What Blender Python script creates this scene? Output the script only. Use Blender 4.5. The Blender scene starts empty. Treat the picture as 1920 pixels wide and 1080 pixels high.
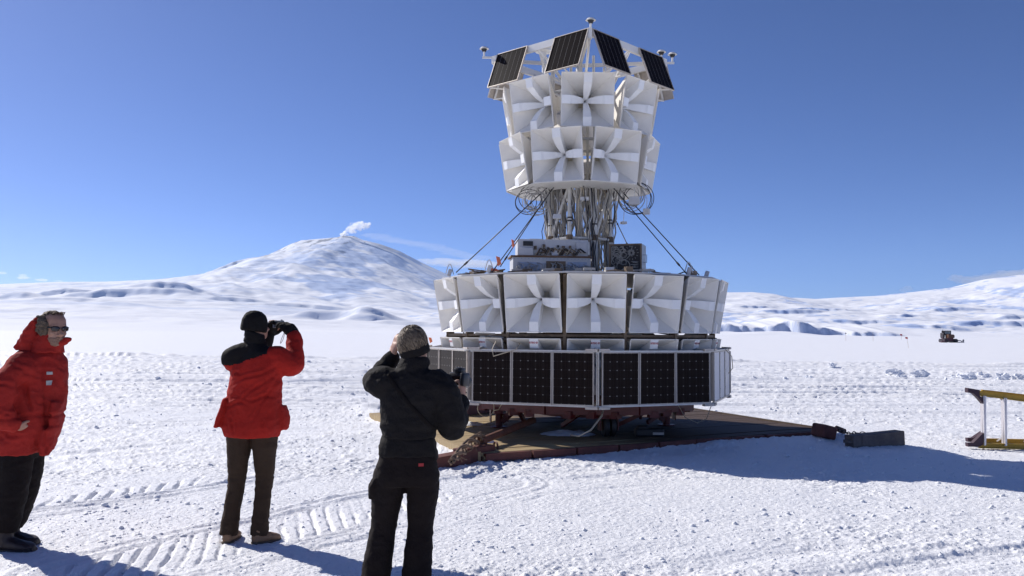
import bpy, bmesh, math, random
import numpy as np
from mathutils import Vector, Matrix, Quaternion, noise as mnoise
random.seed(7); rng = np.random.default_rng(11)
R = math.radians
scn = bpy.context.scene
COL = scn.collection

# ---------------------------------------------------------------- camera
CAM_LOC = Vector((0, 0, 1.62)); F = 1663.0
PITCH, ROLL = R(2.89), R(0.4)
cam_d = bpy.data.cameras.new('camera'); cam = bpy.data.objects.new('camera', cam_d); COL.objects.link(cam)
cam_d.sensor_width = 36; cam_d.lens = 36 * F / 1920
cam_d.clip_start = 0.1; cam_d.clip_end = 60000
CR = Matrix.Rotation(R(90) + PITCH, 3, 'X') @ Matrix.Rotation(ROLL, 3, 'Z')
cam.matrix_world = Matrix.Translation(CAM_LOC) @ CR.to_4x4()
scn.camera = cam
def ray(px, py): return CR @ Vector(((px - 960) / F, (540 - py) / F, -1))
def at(px, py, Y):
    d = ray(px, py); return CAM_LOC + d * (Y / d.y)
def gnd(px, py, z=0.0):
    d = ray(px, py); return CAM_LOC + d * ((z - CAM_LOC.z) / d.z)

# ---------------------------------------------------------------- materials
def mat(name, col, rough=0.6, metal=0.0, var=0.0, vscale=5.0, bump=0.0, bscale=40.0, spec=0.5, col2=None, coords='Object', dirt=None):
    m = bpy.data.materials.new(name); m.use_nodes = True
    nt = m.node_tree; N = nt.nodes; L = nt.links
    b = N['Principled BSDF']
    b.inputs['Base Color'].default_value = (*col, 1); b.inputs['Roughness'].default_value = rough
    b.inputs['Metallic'].default_value = metal; b.inputs['Specular IOR Level'].default_value = spec
    tc = N.new('ShaderNodeTexCoord')
    if var or col2:
        n = N.new('ShaderNodeTexNoise'); n.inputs['Scale'].default_value = vscale; n.inputs['Detail'].default_value = 6
        n.inputs['Roughness'].default_value = 0.65
        L.new(tc.outputs[coords], n.inputs['Vector'])
        r = N.new('ShaderNodeValToRGB')
        r.color_ramp.elements[0].position = 0.32; r.color_ramp.elements[1].position = 0.68
        c2 = col2 or tuple(c * (1 - var) for c in col)
        r.color_ramp.elements[0].color = (*c2, 1); r.color_ramp.elements[1].color = (*col, 1)
        L.new(n.outputs['Fac'], r.inputs['Fac']); L.new(r.outputs['Color'], b.inputs['Base Color'])
    if bump:
        n2 = N.new('ShaderNodeTexNoise'); n2.inputs['Scale'].default_value = bscale; n2.inputs['Detail'].default_value = 5
        L.new(tc.outputs[coords], n2.inputs['Vector'])
        bp = N.new('ShaderNodeBump'); bp.inputs['Strength'].default_value = bump; bp.inputs['Distance'].default_value = 0.02
        L.new(n2.outputs['Fac'], bp.inputs['Height']); L.new(bp.outputs['Normal'], b.inputs['Normal'])
    return m

# ---------------------------------------------------------------- mesh builder
def frames(pts):
    """tangents and parallel-transported normals along a polyline"""
    pts = [Vector(p) for p in pts]; n = len(pts); T = []
    for i in range(n):
        a = pts[max(i - 1, 0)]; b = pts[min(i + 1, n - 1)]
        t = (b - a); T.append(t.normalized() if t.length > 1e-9 else Vector((0, 0, 1)))
    ref = Vector((0, 0, 1)) if abs(T[0].z) < 0.9 else Vector((0, 1, 0))
    nrm = (ref - T[0] * ref.dot(T[0])).normalized(); Ns = [nrm]
    for i in range(1, n):
        q = T[i - 1].rotation_difference(T[i]); nrm = (q @ nrm); nrm = (nrm - T[i] * nrm.dot(T[i])).normalized(); Ns.append(nrm)
    return pts, T, Ns

class MB:
    def __init__(s): s.v = []; s.f = []; s.m = []; s.mi = 0
    def add(s, vs, fs):
        o = len(s.v); s.v += [tuple(v) for v in vs]
        for f in fs: s.f.append([i + o for i in f]); s.m.append(s.mi)
        return s
    def box(s, c, size, rot=None, bevel=0.0):
        hx, hy, hz = [x / 2 for x in size]; c = Vector(c)
        if bevel > 0:
            bm = bmesh.new(); bmesh.ops.create_cube(bm, size=1)
            for v in bm.verts: v.co = Vector((v.co.x * size[0], v.co.y * size[1], v.co.z * size[2]))
            bmesh.ops.bevel(bm, geom=bm.edges[:], offset=bevel, segments=2, profile=0.5, affect='EDGES')
            bm.verts.index_update()
            vs = [v.co.copy() for v in bm.verts]; fs = [[v.index for v in f.verts] for f in bm.faces]; bm.free()
        else:
            vs = [Vector((x * hx, y * hy, z * hz)) for x in (-1, 1) for y in (-1, 1) for z in (-1, 1)]
            fs = [(0, 1, 3, 2), (4, 6, 7, 5), (0, 4, 5, 1), (2, 3, 7, 6), (0, 2, 6, 4), (1, 5, 7, 3)]
        if rot is not None: vs = [rot @ v for v in vs]
        return s.add([v + c for v in vs], fs)
    def beam(s, a, b, w, h, up=(0, 0, 1)):
        a = Vector(a); b = Vector(b); d = b - a; L = d.length; x = d.normalized(); up = Vector(up)
        if abs(x.dot(up)) > 0.98: up = Vector((0, 1, 0))
        y = up.cross(x).normalized(); z = x.cross(y)
        M = Matrix((x, y, z)).transposed()
        return s.box((a + b) / 2, (L, w, h), M)
    def tube(s, pts, r, n=8, cap=True):
        pts, T, Ns = frames(pts); rs = r if hasattr(r, '__len__') else [r] * len(pts)
        vs = []; fs = []
        for p, t, nn, rr in zip(pts, T, Ns, rs):
            bb = t.cross(nn)
            for k in range(n):
                a = 2 * math.pi * k / n; vs.append(p + (nn * math.cos(a) + bb * math.sin(a)) * rr)
        for i in range(len(pts) - 1):
            for k in range(n):
                k2 = (k + 1) % n; fs.append((i * n + k, i * n + k2, (i + 1) * n + k2, (i + 1) * n + k))
        if cap:
            fs.append(tuple(range(n - 1, -1, -1))); o = (len(pts) - 1) * n; fs.append(tuple(o + k for k in range(n)))
        return s.add(vs, fs)
    def cyl(s, a, b, r, n=16, r2=None): return s.tube([a, b], [r, r if r2 is None else r2], n)
    def ball(s, c, r, sx=1, sy=1, sz=1, nu=12, nv=8):
        c = Vector(c); vs = [c + Vector((0, 0, r * sz))]; fs = []
        for j in range(1, nv):
            ph = math.pi * j / nv
            for i in range(nu):
                th = 2 * math.pi * i / nu
                vs.append(c + Vector((r * sx * math.sin(ph) * math.cos(th), r * sy * math.sin(ph) * math.sin(th), r * sz * math.cos(ph))))
        vs.append(c - Vector((0, 0, r * sz)))
        for i in range(nu): fs.append((0, 1 + i, 1 + (i + 1) % nu))
        for j in range(nv - 2):
            for i in range(nu):
                a = 1 + j * nu + i; b = 1 + j * nu + (i + 1) % nu; fs.append((a, a + nu, b + nu, b))
        o = 1 + (nv - 2) * nu
        for i in range(nu): fs.append((o + i, len(vs) - 1, o + (i + 1) % nu))
        return s.add(vs, fs)
    def loft(s, rings, n=20, cap=True, flip=False):
        """rings: (centre, u vector, v vector[, exponent]) ; superellipse sections"""
        vs = []; fs = []
        for rg in rings:
            c, u, v = Vector(rg[0]), Vector(rg[1]), Vector(rg[2]); e = rg[3] if len(rg) > 3 else 2.0
            for k in range(n):
                a = 2 * math.pi * k / n; ca, sa = math.cos(a), math.sin(a)
                x = math.copysign(abs(ca) ** (2 / e), ca); y = math.copysign(abs(sa) ** (2 / e), sa)
                vs.append(c + u * x + v * y)
        for i in range(len(rings) - 1):
            for k in range(n):
                k2 = (k + 1) % n; fs.append((i * n + k, i * n + k2, (i + 1) * n + k2, (i + 1) * n + k))
        if cap:
            fs.append(tuple(range(n - 1, -1, -1))); o = (len(rings) - 1) * n; fs.append(tuple(o + k for k in range(n)))
        return s.add(vs, fs)
    def ring(s, c, r, tr, nmaj=28, nmin=6, ax=(0, 0, 1)):
        q = Vector((0, 0, 1)).rotation_difference(Vector(ax).normalized()); c = Vector(c); vs = []; fs = []
        for i in range(nmaj):
            a = 2 * math.pi * i / nmaj
            for j in range(nmin):
                b = 2 * math.pi * j / nmin; rr = r + tr * math.cos(b)
                vs.append(c + q @ Vector((rr * math.cos(a), rr * math.sin(a), tr * math.sin(b))))
        for i in range(nmaj):
            for j in range(nmin):
                i2 = (i + 1) % nmaj; j2 = (j + 1) % nmin
                fs.append((i * nmin + j, i2 * nmin + j, i2 * nmin + j2, i * nmin + j2))
        return s.add(vs, fs)
    def prism(s, poly, z0, z1):
        n = len(poly); vs = [(x, y, z0) for x, y in poly] + [(x, y, z1) for x, y in poly]
        fs = [tuple(range(n - 1, -1, -1)), tuple(range(n, 2 * n))] + [(i, (i + 1) % n, n + (i + 1) % n, n + i) for i in range(n)]
        return s.add(vs, fs)
    def mesh(s, name, mats, smooth=False):
        me = bpy.data.meshes.new(name); me.from_pydata(s.v, [], s.f)
        for m in (mats if isinstance(mats, (list, tuple)) else [mats]): me.materials.append(m)
        me.polygons.foreach_set('material_index', s.m)
        if smooth: me.polygons.foreach_set('use_smooth', [True] * len(s.f))
        bm = bmesh.new(); bm.from_mesh(me); bmesh.ops.recalc_face_normals(bm, faces=bm.faces[:]); bm.to_mesh(me); bm.free()
        me.update(); return me
    def build(s, name, mats, parent=None, smooth=False, bevel=0.0, autosmooth=None):
        o = bpy.data.objects.new(name, s.mesh(name, mats, smooth)); COL.objects.link(o)
        if parent is not None: o.parent = parent
        if bevel:
            md = o.modifiers.new('bevel', 'BEVEL'); md.width = bevel; md.segments = 2; md.limit_method = 'ANGLE'; md.angle_limit = R(40)
        if autosmooth:
            o.data.set_sharp_from_angle(angle=R(autosmooth))
        return o

def empty(name, loc=(0, 0, 0), rz=0.0):
    o = bpy.data.objects.new(name, None); COL.objects.link(o); o.location = loc; o.rotation_euler = (0, 0, rz)
    o.empty_display_size = 0.2; return o
def tag(o, label=None, cat=None, group=None, kind=None):
    if label: o['label'] = label
    if cat: o['category'] = cat
    if group: o['group'] = group
    if kind: o['kind'] = kind
    return o
def dup(o, parent=None):
    c = o.copy(); COL.objects.link(c)
    if parent is not None: c.parent = parent
    for ch in list(o.children): dup(ch, c)
    return c

# ---------------------------------------------------------------- vectorised noise
def _h(ix, iy, seed):
    n = (ix.astype(np.int64) * 374761393 + iy.astype(np.int64) * 668265263 + seed * 1442695041) & 0x7fffffff
    n = ((n ^ (n >> 13)) * 1274126177) & 0x7fffffff
    n = (n ^ (n >> 16)) * 2246822519 & 0x7fffffff
    return (n ^ (n >> 15)) / float(0x7fffffff)
def vn(x, y, seed=0):
    ix = np.floor(x); iy = np.floor(y); fx = x - ix; fy = y - iy
    fx = fx * fx * fx * (fx * (fx * 6 - 15) + 10); fy = fy * fy * fy * (fy * (fy * 6 - 15) + 10)
    a = _h(ix, iy, seed); b = _h(ix + 1, iy, seed); c = _h(ix, iy + 1, seed); d = _h(ix + 1, iy + 1, seed)
    return (a + (b - a) * fx) * (1 - fy) + (c + (d - c) * fx) * fy * 1.0
def fbm(x, y, o=4, seed=0, gain=0.5, lac=2.03):
    r = 0; a = 1; t = 0
    for i in range(o):
        r = r + a * vn(x, y, seed + 17 * i); t += a; a *= gain
        x, y = (x * 0.8 - y * 0.6) * lac + 3.1, (x * 0.6 + y * 0.8) * lac + 1.7
    return r / t
def sst(a, b, x):
    t = np.clip((x - a) / (b - a), 0, 1); return t * t * (3 - 2 * t)
def grid_mesh(name, X, Y, Z, wrap, m, smooth=True):
    nr, na = X.shape
    co = np.stack([X, Y, Z], -1).reshape(-1, 3).astype(np.float32)
    i = np.arange(nr - 1)[:, None]; k = np.arange(na if wrap else na - 1)[None, :]; k2 = (k + 1) % na
    q = np.stack([i * na + k, i * na + k2, (i + 1) * na + k2, (i + 1) * na + k], -1).reshape(-1, 4)
    me = bpy.data.meshes.new(name); me.vertices.add(len(co)); me.vertices.foreach_set('co', co.ravel())
    nf = len(q); me.loops.add(nf * 4); me.loops.foreach_set('vertex_index', q.ravel().astype(np.int32))
    me.polygons.add(nf); me.polygons.foreach_set('loop_start', np.arange(0, nf * 4, 4, dtype=np.int32))
    if smooth: me.polygons.foreach_set('use_smooth', np.ones(nf, dtype=bool))
    me.materials.append(m); me.update(calc_edges=True)
    o = bpy.data.objects.new(name, me); COL.objects.link(o); return o
# ================================================================= sky, sun, view
SUN_AZ, SUN_EL = R(-52), R(35)          # azimuth from +Y, negative towards -X
sun_dir = Vector((math.sin(SUN_AZ) * math.cos(SUN_EL), math.cos(SUN_AZ) * math.cos(SUN_EL), math.sin(SUN_EL)))
w = bpy.data.worlds.new('World'); scn.world = w; w.use_nodes = True
nt = w.node_tree; bg = nt.nodes['Background']; sk = nt.nodes.new('ShaderNodeTexSky')
sk.sky_type = 'NISHITA'; sk.sun_disc = False; sk.sun_elevation = SUN_EL; sk.sun_rotation = SUN_AZ
sk.altitude = 0; sk.air_density = 0.5; sk.dust_density = 0.3; sk.ozone_density = 6.0
tint = nt.nodes.new('ShaderNodeMixRGB'); tint.blend_type = 'MULTIPLY'; tint.inputs[0].default_value = 1; tint.inputs[2].default_value = (0.94, 0.955, 1.20, 1)
nt.links.new(sk.outputs['Color'], tint.inputs[1]); nt.links.new(tint.outputs[0], bg.inputs['Color']); bg.inputs['Strength'].default_value = 0.094
sl = bpy.data.lights.new('sun', 'SUN'); so = bpy.data.objects.new('sun', sl); COL.objects.link(so)
sl.energy = 5.0; sl.angle = R(0.5); sl.color = (1.0, 0.95, 0.89)
so.rotation_euler = sun_dir.to_track_quat('Z', 'Y').to_euler(); so.location = sun_dir * 60
scn.view_settings.view_transform = 'Standard'; scn.view_settings.look = 'None'; scn.view_settings.gamma = 1.0
scn.view_settings.exposure = 0.05
scn.render.engine = 'CYCLES'
scn.cycles.use_denoising = True
try: scn.cycles.denoiser = 'OPENIMAGEDENOISE'
except Exception: pass
scn.cycles.max_bounces = 8; scn.cycles.diffuse_bounces = 4; scn.cycles.glossy_bounces = 3; scn.cycles.transmission_bounces = 4
scn.cycles.volume_bounces = 16; scn.cycles.caustics_reflective = False; scn.cycles.caustics_refractive = False
scn.cycles.sample_clamp_indirect = 6

# ================================================================= snow ground
def snow_mat():
    m = bpy.data.materials.new('snow'); m.use_nodes = True; nt = m.node_tree; N = nt.nodes; L = nt.links
    b = N['Principled BSDF']; b.inputs['Roughness'].default_value = 0.55; b.inputs['Specular IOR Level'].default_value = 0.25
    tc = N.new('ShaderNodeTexCoord')
    n = N.new('ShaderNodeTexNoise'); n.inputs['Scale'].default_value = 0.55; n.inputs['Detail'].default_value = 8; n.inputs['Roughness'].default_value = 0.7
    L.new(tc.outputs['Object'], n.inputs['Vector'])
    r = N.new('ShaderNodeValToRGB'); r.color_ramp.elements[0].position = 0.3; r.color_ramp.elements[1].position = 0.7
    r.color_ramp.elements[0].color = (0.84, 0.855, 0.885, 1); r.color_ramp.elements[1].color = (0.92, 0.925, 0.935, 1)
    L.new(n.outputs['Fac'], r.inputs['Fac']); L.new(r.outputs['Color'], b.inputs['Base Color'])
    n2 = N.new('ShaderNodeTexNoise'); n2.inputs['Scale'].default_value = 32; n2.inputs['Detail'].default_value = 6; n2.inputs['Roughness'].default_value = 0.7
    L.new(tc.outputs['Object'], n2.inputs['Vector'])
    bp = N.new('ShaderNodeBump'); bp.inputs['Strength'].default_value = 0.8; bp.inputs['Distance'].default_value = 0.02
    L.new(n2.outputs['Fac'], bp.inputs['Height']); L.new(bp.outputs['Normal'], b.inputs['Normal'])
    return m
SNOW = snow_mat()

def seg_track(x, y, pts):
    """distance to a polyline and arc length along it"""
    best = np.full(x.shape, 1e9); sarc = np.zeros(x.shape); acc = 0; sgn = np.zeros(x.shape)
    for (ax, ay), (bx, by) in zip(pts[:-1], pts[1:]):
        dx, dy = bx - ax, by - ay; L = math.hypot(dx, dy)
        t = np.clip(((x - ax) * dx + (y - ay) * dy) / (L * L), 0, 1)
        ex = x - ax - t * dx; ey = y - ay - t * dy
        d = np.hypot(ex, ey); k = d < best
        best = np.where(k, d, best); sarc = np.where(k, acc + t * L, sarc); sgn = np.where(k, np.sign(dx * ey - dy * ex), sgn); acc += L
    return best, sarc, sgn
def G2(px, py): g = gnd(px, py); return (g.x, g.y)
TR1 = [G2(-260, 985), G2(-60, 962), G2(120, 938), G2(300, 915), G2(430, 893)]
TR2 = [G2(60, 1150), G2(190, 1075), G2(320, 1043), G2(440, 1012), G2(570, 984), G2(720, 945), G2(900, 905)]
P2F = G2(468, 1017)
PLAT = [(-0.35, 12.05), (-2.75, 18.35), (2.55, 20.4), (4.95, 14.05)]     # wooden platform corners

def snow_height(x, y):
    r = np.hypot(x, y)
    edge = 53 + 1.5 * (fbm(x * 0.08, y * 0.08, 2, 5) - 0.5) - 0.12 * x
    rough = 1 - sst(edge - 0.6, edge + 0.6, y)
    near = 1 - sst(25, 60, r)
    z = 0.05 * (fbm(x * 0.12, y * 0.12, 3, 1) - 0.5)
    mask = sst(0.38, 0.58, fbm(x * 0.30 + 4, y * 0.24, 4, 9))            # trampled or smooth
    # trampled crust: crumbs and pits
    a = fbm(x * 8.5, y * 8.5, 3, 21, 0.6); b = fbm(x * 19, y * 19, 3, 33, 0.7)
    crumbs = np.maximum(0, a - 0.58) * 0.08 + np.maximum(0, b - 0.56) * 0.055 - np.maximum(0, 0.40 - a) * 0.05 + (0.010 * (fbm(x * 1.2, y * 7.0, 3, 37, .6) - .5))
    z += rough * (0.14 + 0.86 * mask) * crumbs
    z += rough * 0.02 * (fbm(x * 2.2, y * 2.2, 3, 44) - 0.5)
    z += 0.016 * rough * (fbm(x * 34, y * 30, 3, 61, .7) - 0.5) * near
    # long vehicle streaks: far band runs across the view, swirl on the left, sweep on the right
    farb = sst(15, 24, y) * rough
    z += farb * 0.38 * (fbm(x * 0.035, (y + 1.6 * fbm(x * .16, y * .22, 3, 79)) * 2.6, 4, 71, 0.6) - 0.5) + rough * 0.16 * np.exp(-((y - edge + .7) / .45) ** 2) * (.4 + fbm(x * .8, y * .3, 3, 73)) + farb * 0.10 * np.maximum(0, fbm(x * 1.6, y * 3.2, 3, 75, .6) - 0.54)
    d1 = np.hypot(x + 1.5, (y - 8.0)); swirl = sst(3.5, 6, d1) * (1 - sst(15, 22, d1)) * (x < 1.2) * sst(9.5, 11.5, y)
    z += swirl * 0.075 * (fbm(d1 * 3.2, np.arctan2(y - 8, x + 1.5) * 2.0, 3, 81, 0.6) - 0.5)
    d2 = np.hypot(x - 9.0, y + 6.0)
    sweep = sst(-0.5, 1.5, x) * (1 - sst(10.2, 11.5, y)) * sst(0.35, 0.6, fbm(x * 0.3, y * 0.5, 2, 95))
    z += sweep * 0.06 * (fbm(d2 * 4.5, np.arctan2(y + 6, x - 9) * 3, 3, 91, 0.55) - 0.5)
    # two cleated tracks
    for k, (P, wd) in enumerate(((TR1, 0.20), (TR2, 0.36))):
        d, s, sg = seg_track(x, y, P)
        inn = 1 - sst(wd - 0.03, wd + 0.03, d)
        ph = (x * .968 + y * .25) / (0.118 if k else 0.155) + 0.9 * (fbm(x * 1.5, y * 1.5, 4, 7 + k, .6) - 0.5)
        bar = sst(0.12, 0.42, np.abs((ph % 1) - 0.5) * 2)
        fade = sst(0.34, 0.58, fbm(x * 1.3, y * 1.3, 4, 111 + k, .6))
        nn = inn * (0.12 + 0.88 * fade) * (1 - np.exp(-(((x - P2F[0]) ** 2 + (y - P2F[1]) ** 2) / .13))) * (1 - sst(8.2, 9.2, y) * k)
        z = z * (1 - 0.7 * nn) + nn * (bar * 0.036 - 0.023) + nn * 0.006 * (fbm(x * 14, y * 14, 2, 121) - 0.5)
        berm = np.exp(-((d - wd - 0.10) / 0.05) ** 2) + 0.8 * np.exp(-((d - wd - 0.25) / 0.045) ** 2)
        z += berm * (0.018 + 0.025 * (fbm(x * 4, y * 4, 2, 131) - 0.4)) * (sg > 0 if k else sg < 0)
        lon = sst(wd + .05, wd + .12, d) * (1 - sst(wd + .55, wd + .75, d)) * (sg < 0) * sst(.35, .55, fbm(s * .8, d * 2, 2, 171 + k))
        z += lon * 0.022 * (fbm(s * 0.8, d * 9, 2, 181 + k) - .5) * 2
    # drifted bank round the platform
    cx = sum(p[0] for p in PLAT) / 4; cy = sum(p[1] for p in PLAT) / 4
    dmin = np.full(x.shape, 1e9)
    inside = np.ones(x.shape, bool)
    for i in range(4):
        ax, ay = PLAT[i]; bx, by = PLAT[(i + 1) % 4]
        dd, _, _ = seg_track(x, y, [(ax, ay), (bx, by)]); dmin = np.minimum(dmin, dd)
        inside &= ((bx - ax) * (y - ay) - (by - ay) * (x - ax)) < 0
    out = ~inside
    bank = np.exp(-((dmin - 0.25) / 0.3) ** 2) * out
    z += bank * (0.02 + 0.09 * fbm(x * 1.6, y * 1.6, 3, 141))
    z = np.where(inside, np.minimum(z, -0.03), z)
    # far shelf: faint dunes
    z += (1 - rough) * (0.10 * (fbm(x * 0.05, y * 0.18, 3, 151) - 0.5) + 0.016 * (fbm(x * 0.5, y * 1.2, 3, 161) - 0.5)) * (1 - sst(400, 900, r))
    return z

ang_in = np.linspace(R(-37), R(37), 900); ang_out = np.linspace(R(37), R(323), 62)[1:-1]
ang = np.concatenate([ang_in, ang_out])
rad = np.concatenate([[0.05, 0.6, 1.2, 1.8, 2.4], np.geomspace(3.0, 4.9, 110), np.linspace(4.92, 11.5, 520), np.geomspace(11.55, 75, 470), np.geomspace(76, 10000, 140)])
RR, AA = np.meshgrid(rad, ang, indexing='ij'); GX = RR * np.sin(AA); GY = RR * np.cos(AA)
GZ = snow_height(GX, GY)
ground = grid_mesh('snow_ground', GX, GY, GZ, True, SNOW); tag(ground, kind='structure')
def gz(x, y): return float(snow_height(np.array([[float(x)]]), np.array([[float(y)]]))[0, 0])

# crumbs of broken snow lying loose (nobody could count them)
def clump_mesh(n, seed, big=False):
    rg = np.random.default_rng(seed)
    t = (1 + 5 ** 0.5) / 2
    base = np.array([(-1, t, 0), (1, t, 0), (-1, -t, 0), (1, -t, 0), (0, -1, t), (0, 1, t), (0, -1, -t), (0, 1, -t), (t, 0, -1), (t, 0, 1), (-t, 0, -1), (-t, 0, 1)], float)
    base /= np.linalg.norm(base[0])
    fc = np.array([(0, 11, 5), (0, 5, 1), (0, 1, 7), (0, 7, 10), (0, 10, 11), (1, 5, 9), (5, 11, 4), (11, 10, 2), (10, 7, 6), (7, 1, 8), (3, 9, 4), (3, 4, 2), (3, 2, 6), (3, 6, 8), (3, 8, 9), (4, 9, 5), (2, 4, 11), (6, 2, 10), (8, 6, 7), (9, 8, 1)])
    rr = np.exp(rg.uniform(math.log(4.2), math.log(50), n)); aa = rg.uniform(R(-36), R(36), n)
    x = rr * np.sin(aa); y = rr * np.cos(aa)
    dens = fbm(x * 0.5, y * 0.4, 3, 201); keep = (dens + rg.uniform(-0.25, 0.25, n)) > 0.5
    cx, cy = 1.1, 16.2
    keep &= ~((np.abs((x - cx) * 0.93 + (y - cy) * 0.36) < 3.1) & (np.abs(-(x - cx) * 0.36 + (y - cy) * 0.93) < 3.7))
    x, y = x[keep], y[keep]; rr = rr[keep]; k = len(x)
    sz = 0.0038 * (rg.pareto(2.2, k) + 1) * (0.7 + rr * 0.05); sz = np.minimum(sz, 0.009 + 0.0017 * rr)
    z = snow_height(x[None, :], y[None, :])[0]
    V = base[None] * (1 + rg.uniform(-0.35, 0.35, (k, 12, 1))) * sz[:, None, None] * np.stack([rg.uniform(.8, 1.6, k), rg.uniform(.8, 1.4, k), rg.uniform(.5, .9, k)], -1)[:, None, :]
    V += np.stack([x, y, z + sz * 0.1], -1)[:, None, :]
    Fq = (fc[None] + (np.arange(k) * 12)[:, None, None]).reshape(-1, 3)
    me = bpy.data.meshes.new('snow_crumbs'); me.vertices.add(k * 12); me.vertices.foreach_set('co', V.astype(np.float32).ravel())
    nf = len(Fq); me.loops.add(nf * 3); me.loops.foreach_set('vertex_index', Fq.ravel().astype(np.int32))
    me.polygons.add(nf); me.polygons.foreach_set('loop_start', np.arange(0, nf * 3, 3, dtype=np.int32)); me.materials.append(SNOW); me.update(calc_edges=True)
    o = bpy.data.objects.new('snow_crumbs', me); COL.objects.link(o); return o
tag(clump_mesh(30000, 5), kind='stuff', label='loose crumbs of broken snow scattered over the trampled snow', cat='snow crumbs')

# larger lumps one can point at
def lump(px, py, s, label):
    g = gnd(px, py); bm = bmesh.new(); bmesh.ops.create_icosphere(bm, subdivisions=3, radius=1)
    o3 = Vector((px * 0.13, py * 0.17, 3))
    for v in bm.verts:
        p = v.co.copy(); k = 1 + 0.75 * (mnoise.fractal(p * 1.6 + o3, 1.0, 2.0, 4)) ; v.co = Vector((p.x * 1.5 * k, p.y * k, p.z * 0.95 * k)) * s
    me = bpy.data.meshes.new('snow_lump'); bm.to_mesh(me); bm.free(); me.materials.append(SNOW)
    o = bpy.data.objects.new('snow_lump', me); COL.objects.link(o); o.location = (g.x, g.y, gz(g.x, g.y) + s * 0.35)
    tag(o, label, 'snow lump', 'larger lumps of snow among the rubble on the right')
LMP = 'ragged lump of snow lying in the rubble strip beyond the ladder'
for px, py, s in ((1678, 703, .20), (1725, 707, .22), (1518, 713, .11), (1645, 690, .15), (1795, 712, .15), (1815, 714, .18), (1560, 690, .12), (1850, 710, .13), (1880, 716, .15), (1690, 709, .12), (1838, 705, .10), (1908, 716, .13)): lump(px, py, s, LMP)

# ================================================================= mountains
def mount_mat(name, ice):
    m = bpy.data.materials.new(name); m.use_nodes = True; nt = m.node_tree; N = nt.nodes; L = nt.links
    b = N['Principled BSDF']; b.inputs['Roughness'].default_value = 0.8; b.inputs['Specular IOR Level'].default_value = 0.1
    at_ = N.new('ShaderNodeAttribute'); at_.attribute_name = 'ice'
    r = N.new('ShaderNodeValToRGB'); e = r.color_ramp.elements
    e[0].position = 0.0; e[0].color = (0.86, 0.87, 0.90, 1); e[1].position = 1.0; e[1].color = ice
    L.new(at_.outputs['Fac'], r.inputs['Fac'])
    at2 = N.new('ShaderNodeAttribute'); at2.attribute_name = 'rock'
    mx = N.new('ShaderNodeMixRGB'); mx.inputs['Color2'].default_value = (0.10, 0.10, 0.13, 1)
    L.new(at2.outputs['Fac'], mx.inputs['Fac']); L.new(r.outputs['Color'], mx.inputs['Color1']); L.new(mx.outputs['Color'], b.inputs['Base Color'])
    return m
def set_attr(o, name, arr):
    a = o.data.attributes.new(name, 'FLOAT', 'POINT'); a.data.foreach_set('value', arr.astype(np.float32).ravel())
def sil(pxs, Y):
    pts = [at(px, py, Y) for px, py in pxs]; return np.array([p.x for p in pts]), np.array([p.z for p in pts])

# the volcano
VY = 7000.0
vx, vz = sil([(-500, 548), (-250, 541), (0, 531), (100, 527), (200, 526), (290, 522), (340, 517), (400, 508), (440, 499), (480, 486), (520, 468), (545, 456), (565, 449), (600, 446), (632, 443), (645, 439.5), (664, 441), (680, 448), (710, 455), (750, 469), (790, 490), (820, 504), (860, 522), (950, 556), (1080, 600), (1200, 645), (1700, 650), (2400, 655)], VY)
xs = np.linspace(-5200, 3600, 800); ys = np.concatenate([np.linspace(900, 7000, 420), np.linspace(7020, 9800, 70)])
MY, MX = np.meshgrid(ys, xs, indexing='ij')
zr = np.interp(MX + 60 * (fbm(MX / 300, MY / 300, 3, 301) - .5) * 0, vx, vz)
t = np.clip((MY - 900) / (VY - 900), 0, 1)
cone = np.exp(-((MX + 1250) / 1500) ** 2)
p = (1 - cone) * (0.35 * t + 0.65 * t ** 1.7) + cone * (0.22 * t + 0.78 * t ** 2.6)
back = np.where(MY > VY, np.exp(-((MY - VY) / 1500) ** 2), 1)
base = zr * p * back
n1 = fbm(MX / 900 + 7, MY / 600, 5, 311, 0.52) - 0.5
n2 = np.abs(fbm(MX / 260, MY / 150 + 3, 4, 321, 0.5) - 0.5)
att = 1 - sst(6500, 6950, MY) * 0.93
n3 = fbm((MX * .8 + MY * .5) / 330 + 2, (MY * .55 - MX * .35) / 800, 5, 371, .57)
amp = sst(0, 0.25, t)
MZ = base + amp * att * (60 * n1 - 36 * n2 * 0.2 + cone * sst(.25, .6, t) * 85 * (n3 - .5)) - 8
# scalloped bluffs in the foothills with steep faces towards the viewer
for (px, py, Y, wx, dep, hh) in ((235, 552, 3600, 260, 420, 34), (310, 548, 3700, 150, 300, 26), (110, 545, 3900, 170, 350, 22), (640, 586, 2300, 150, 240, 26), (690, 590, 2250, 60, 160, 18), (20, 546, 3300, 90, 260, 28), (440, 556, 3500, 120, 220, 18), (790, 596, 2100, 110, 200, 12), (120, 561, 3000, 160, 200, 14), (430, 480, 6200, 160, 500, 25), (560, 560, 3300, 200, 200, 14)):
    c = at(px, py, Y); dx = (MX - c.x) / wx; wob = 90 * (fbm(MX / 170, MY / 500, 4, int(px), .55) - .5)
    dy = MY - Y + wob
    face = sst(-hh * 0.75, hh * 0.75, dy) * (1 - sst(hh, dep, dy)) * np.exp(-np.abs(dx) ** 3)
    MZ += hh * face
fine = fbm(MX / 60, MY / 45, 3, 331) - 0.5
MZ += amp * 9 * fine * att
MZ = np.where(MY < 905, -15, MZ)
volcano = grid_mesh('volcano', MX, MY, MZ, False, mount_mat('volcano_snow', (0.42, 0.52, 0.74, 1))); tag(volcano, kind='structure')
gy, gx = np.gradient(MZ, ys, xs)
steep = -gy * 0.0 + gy
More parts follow.
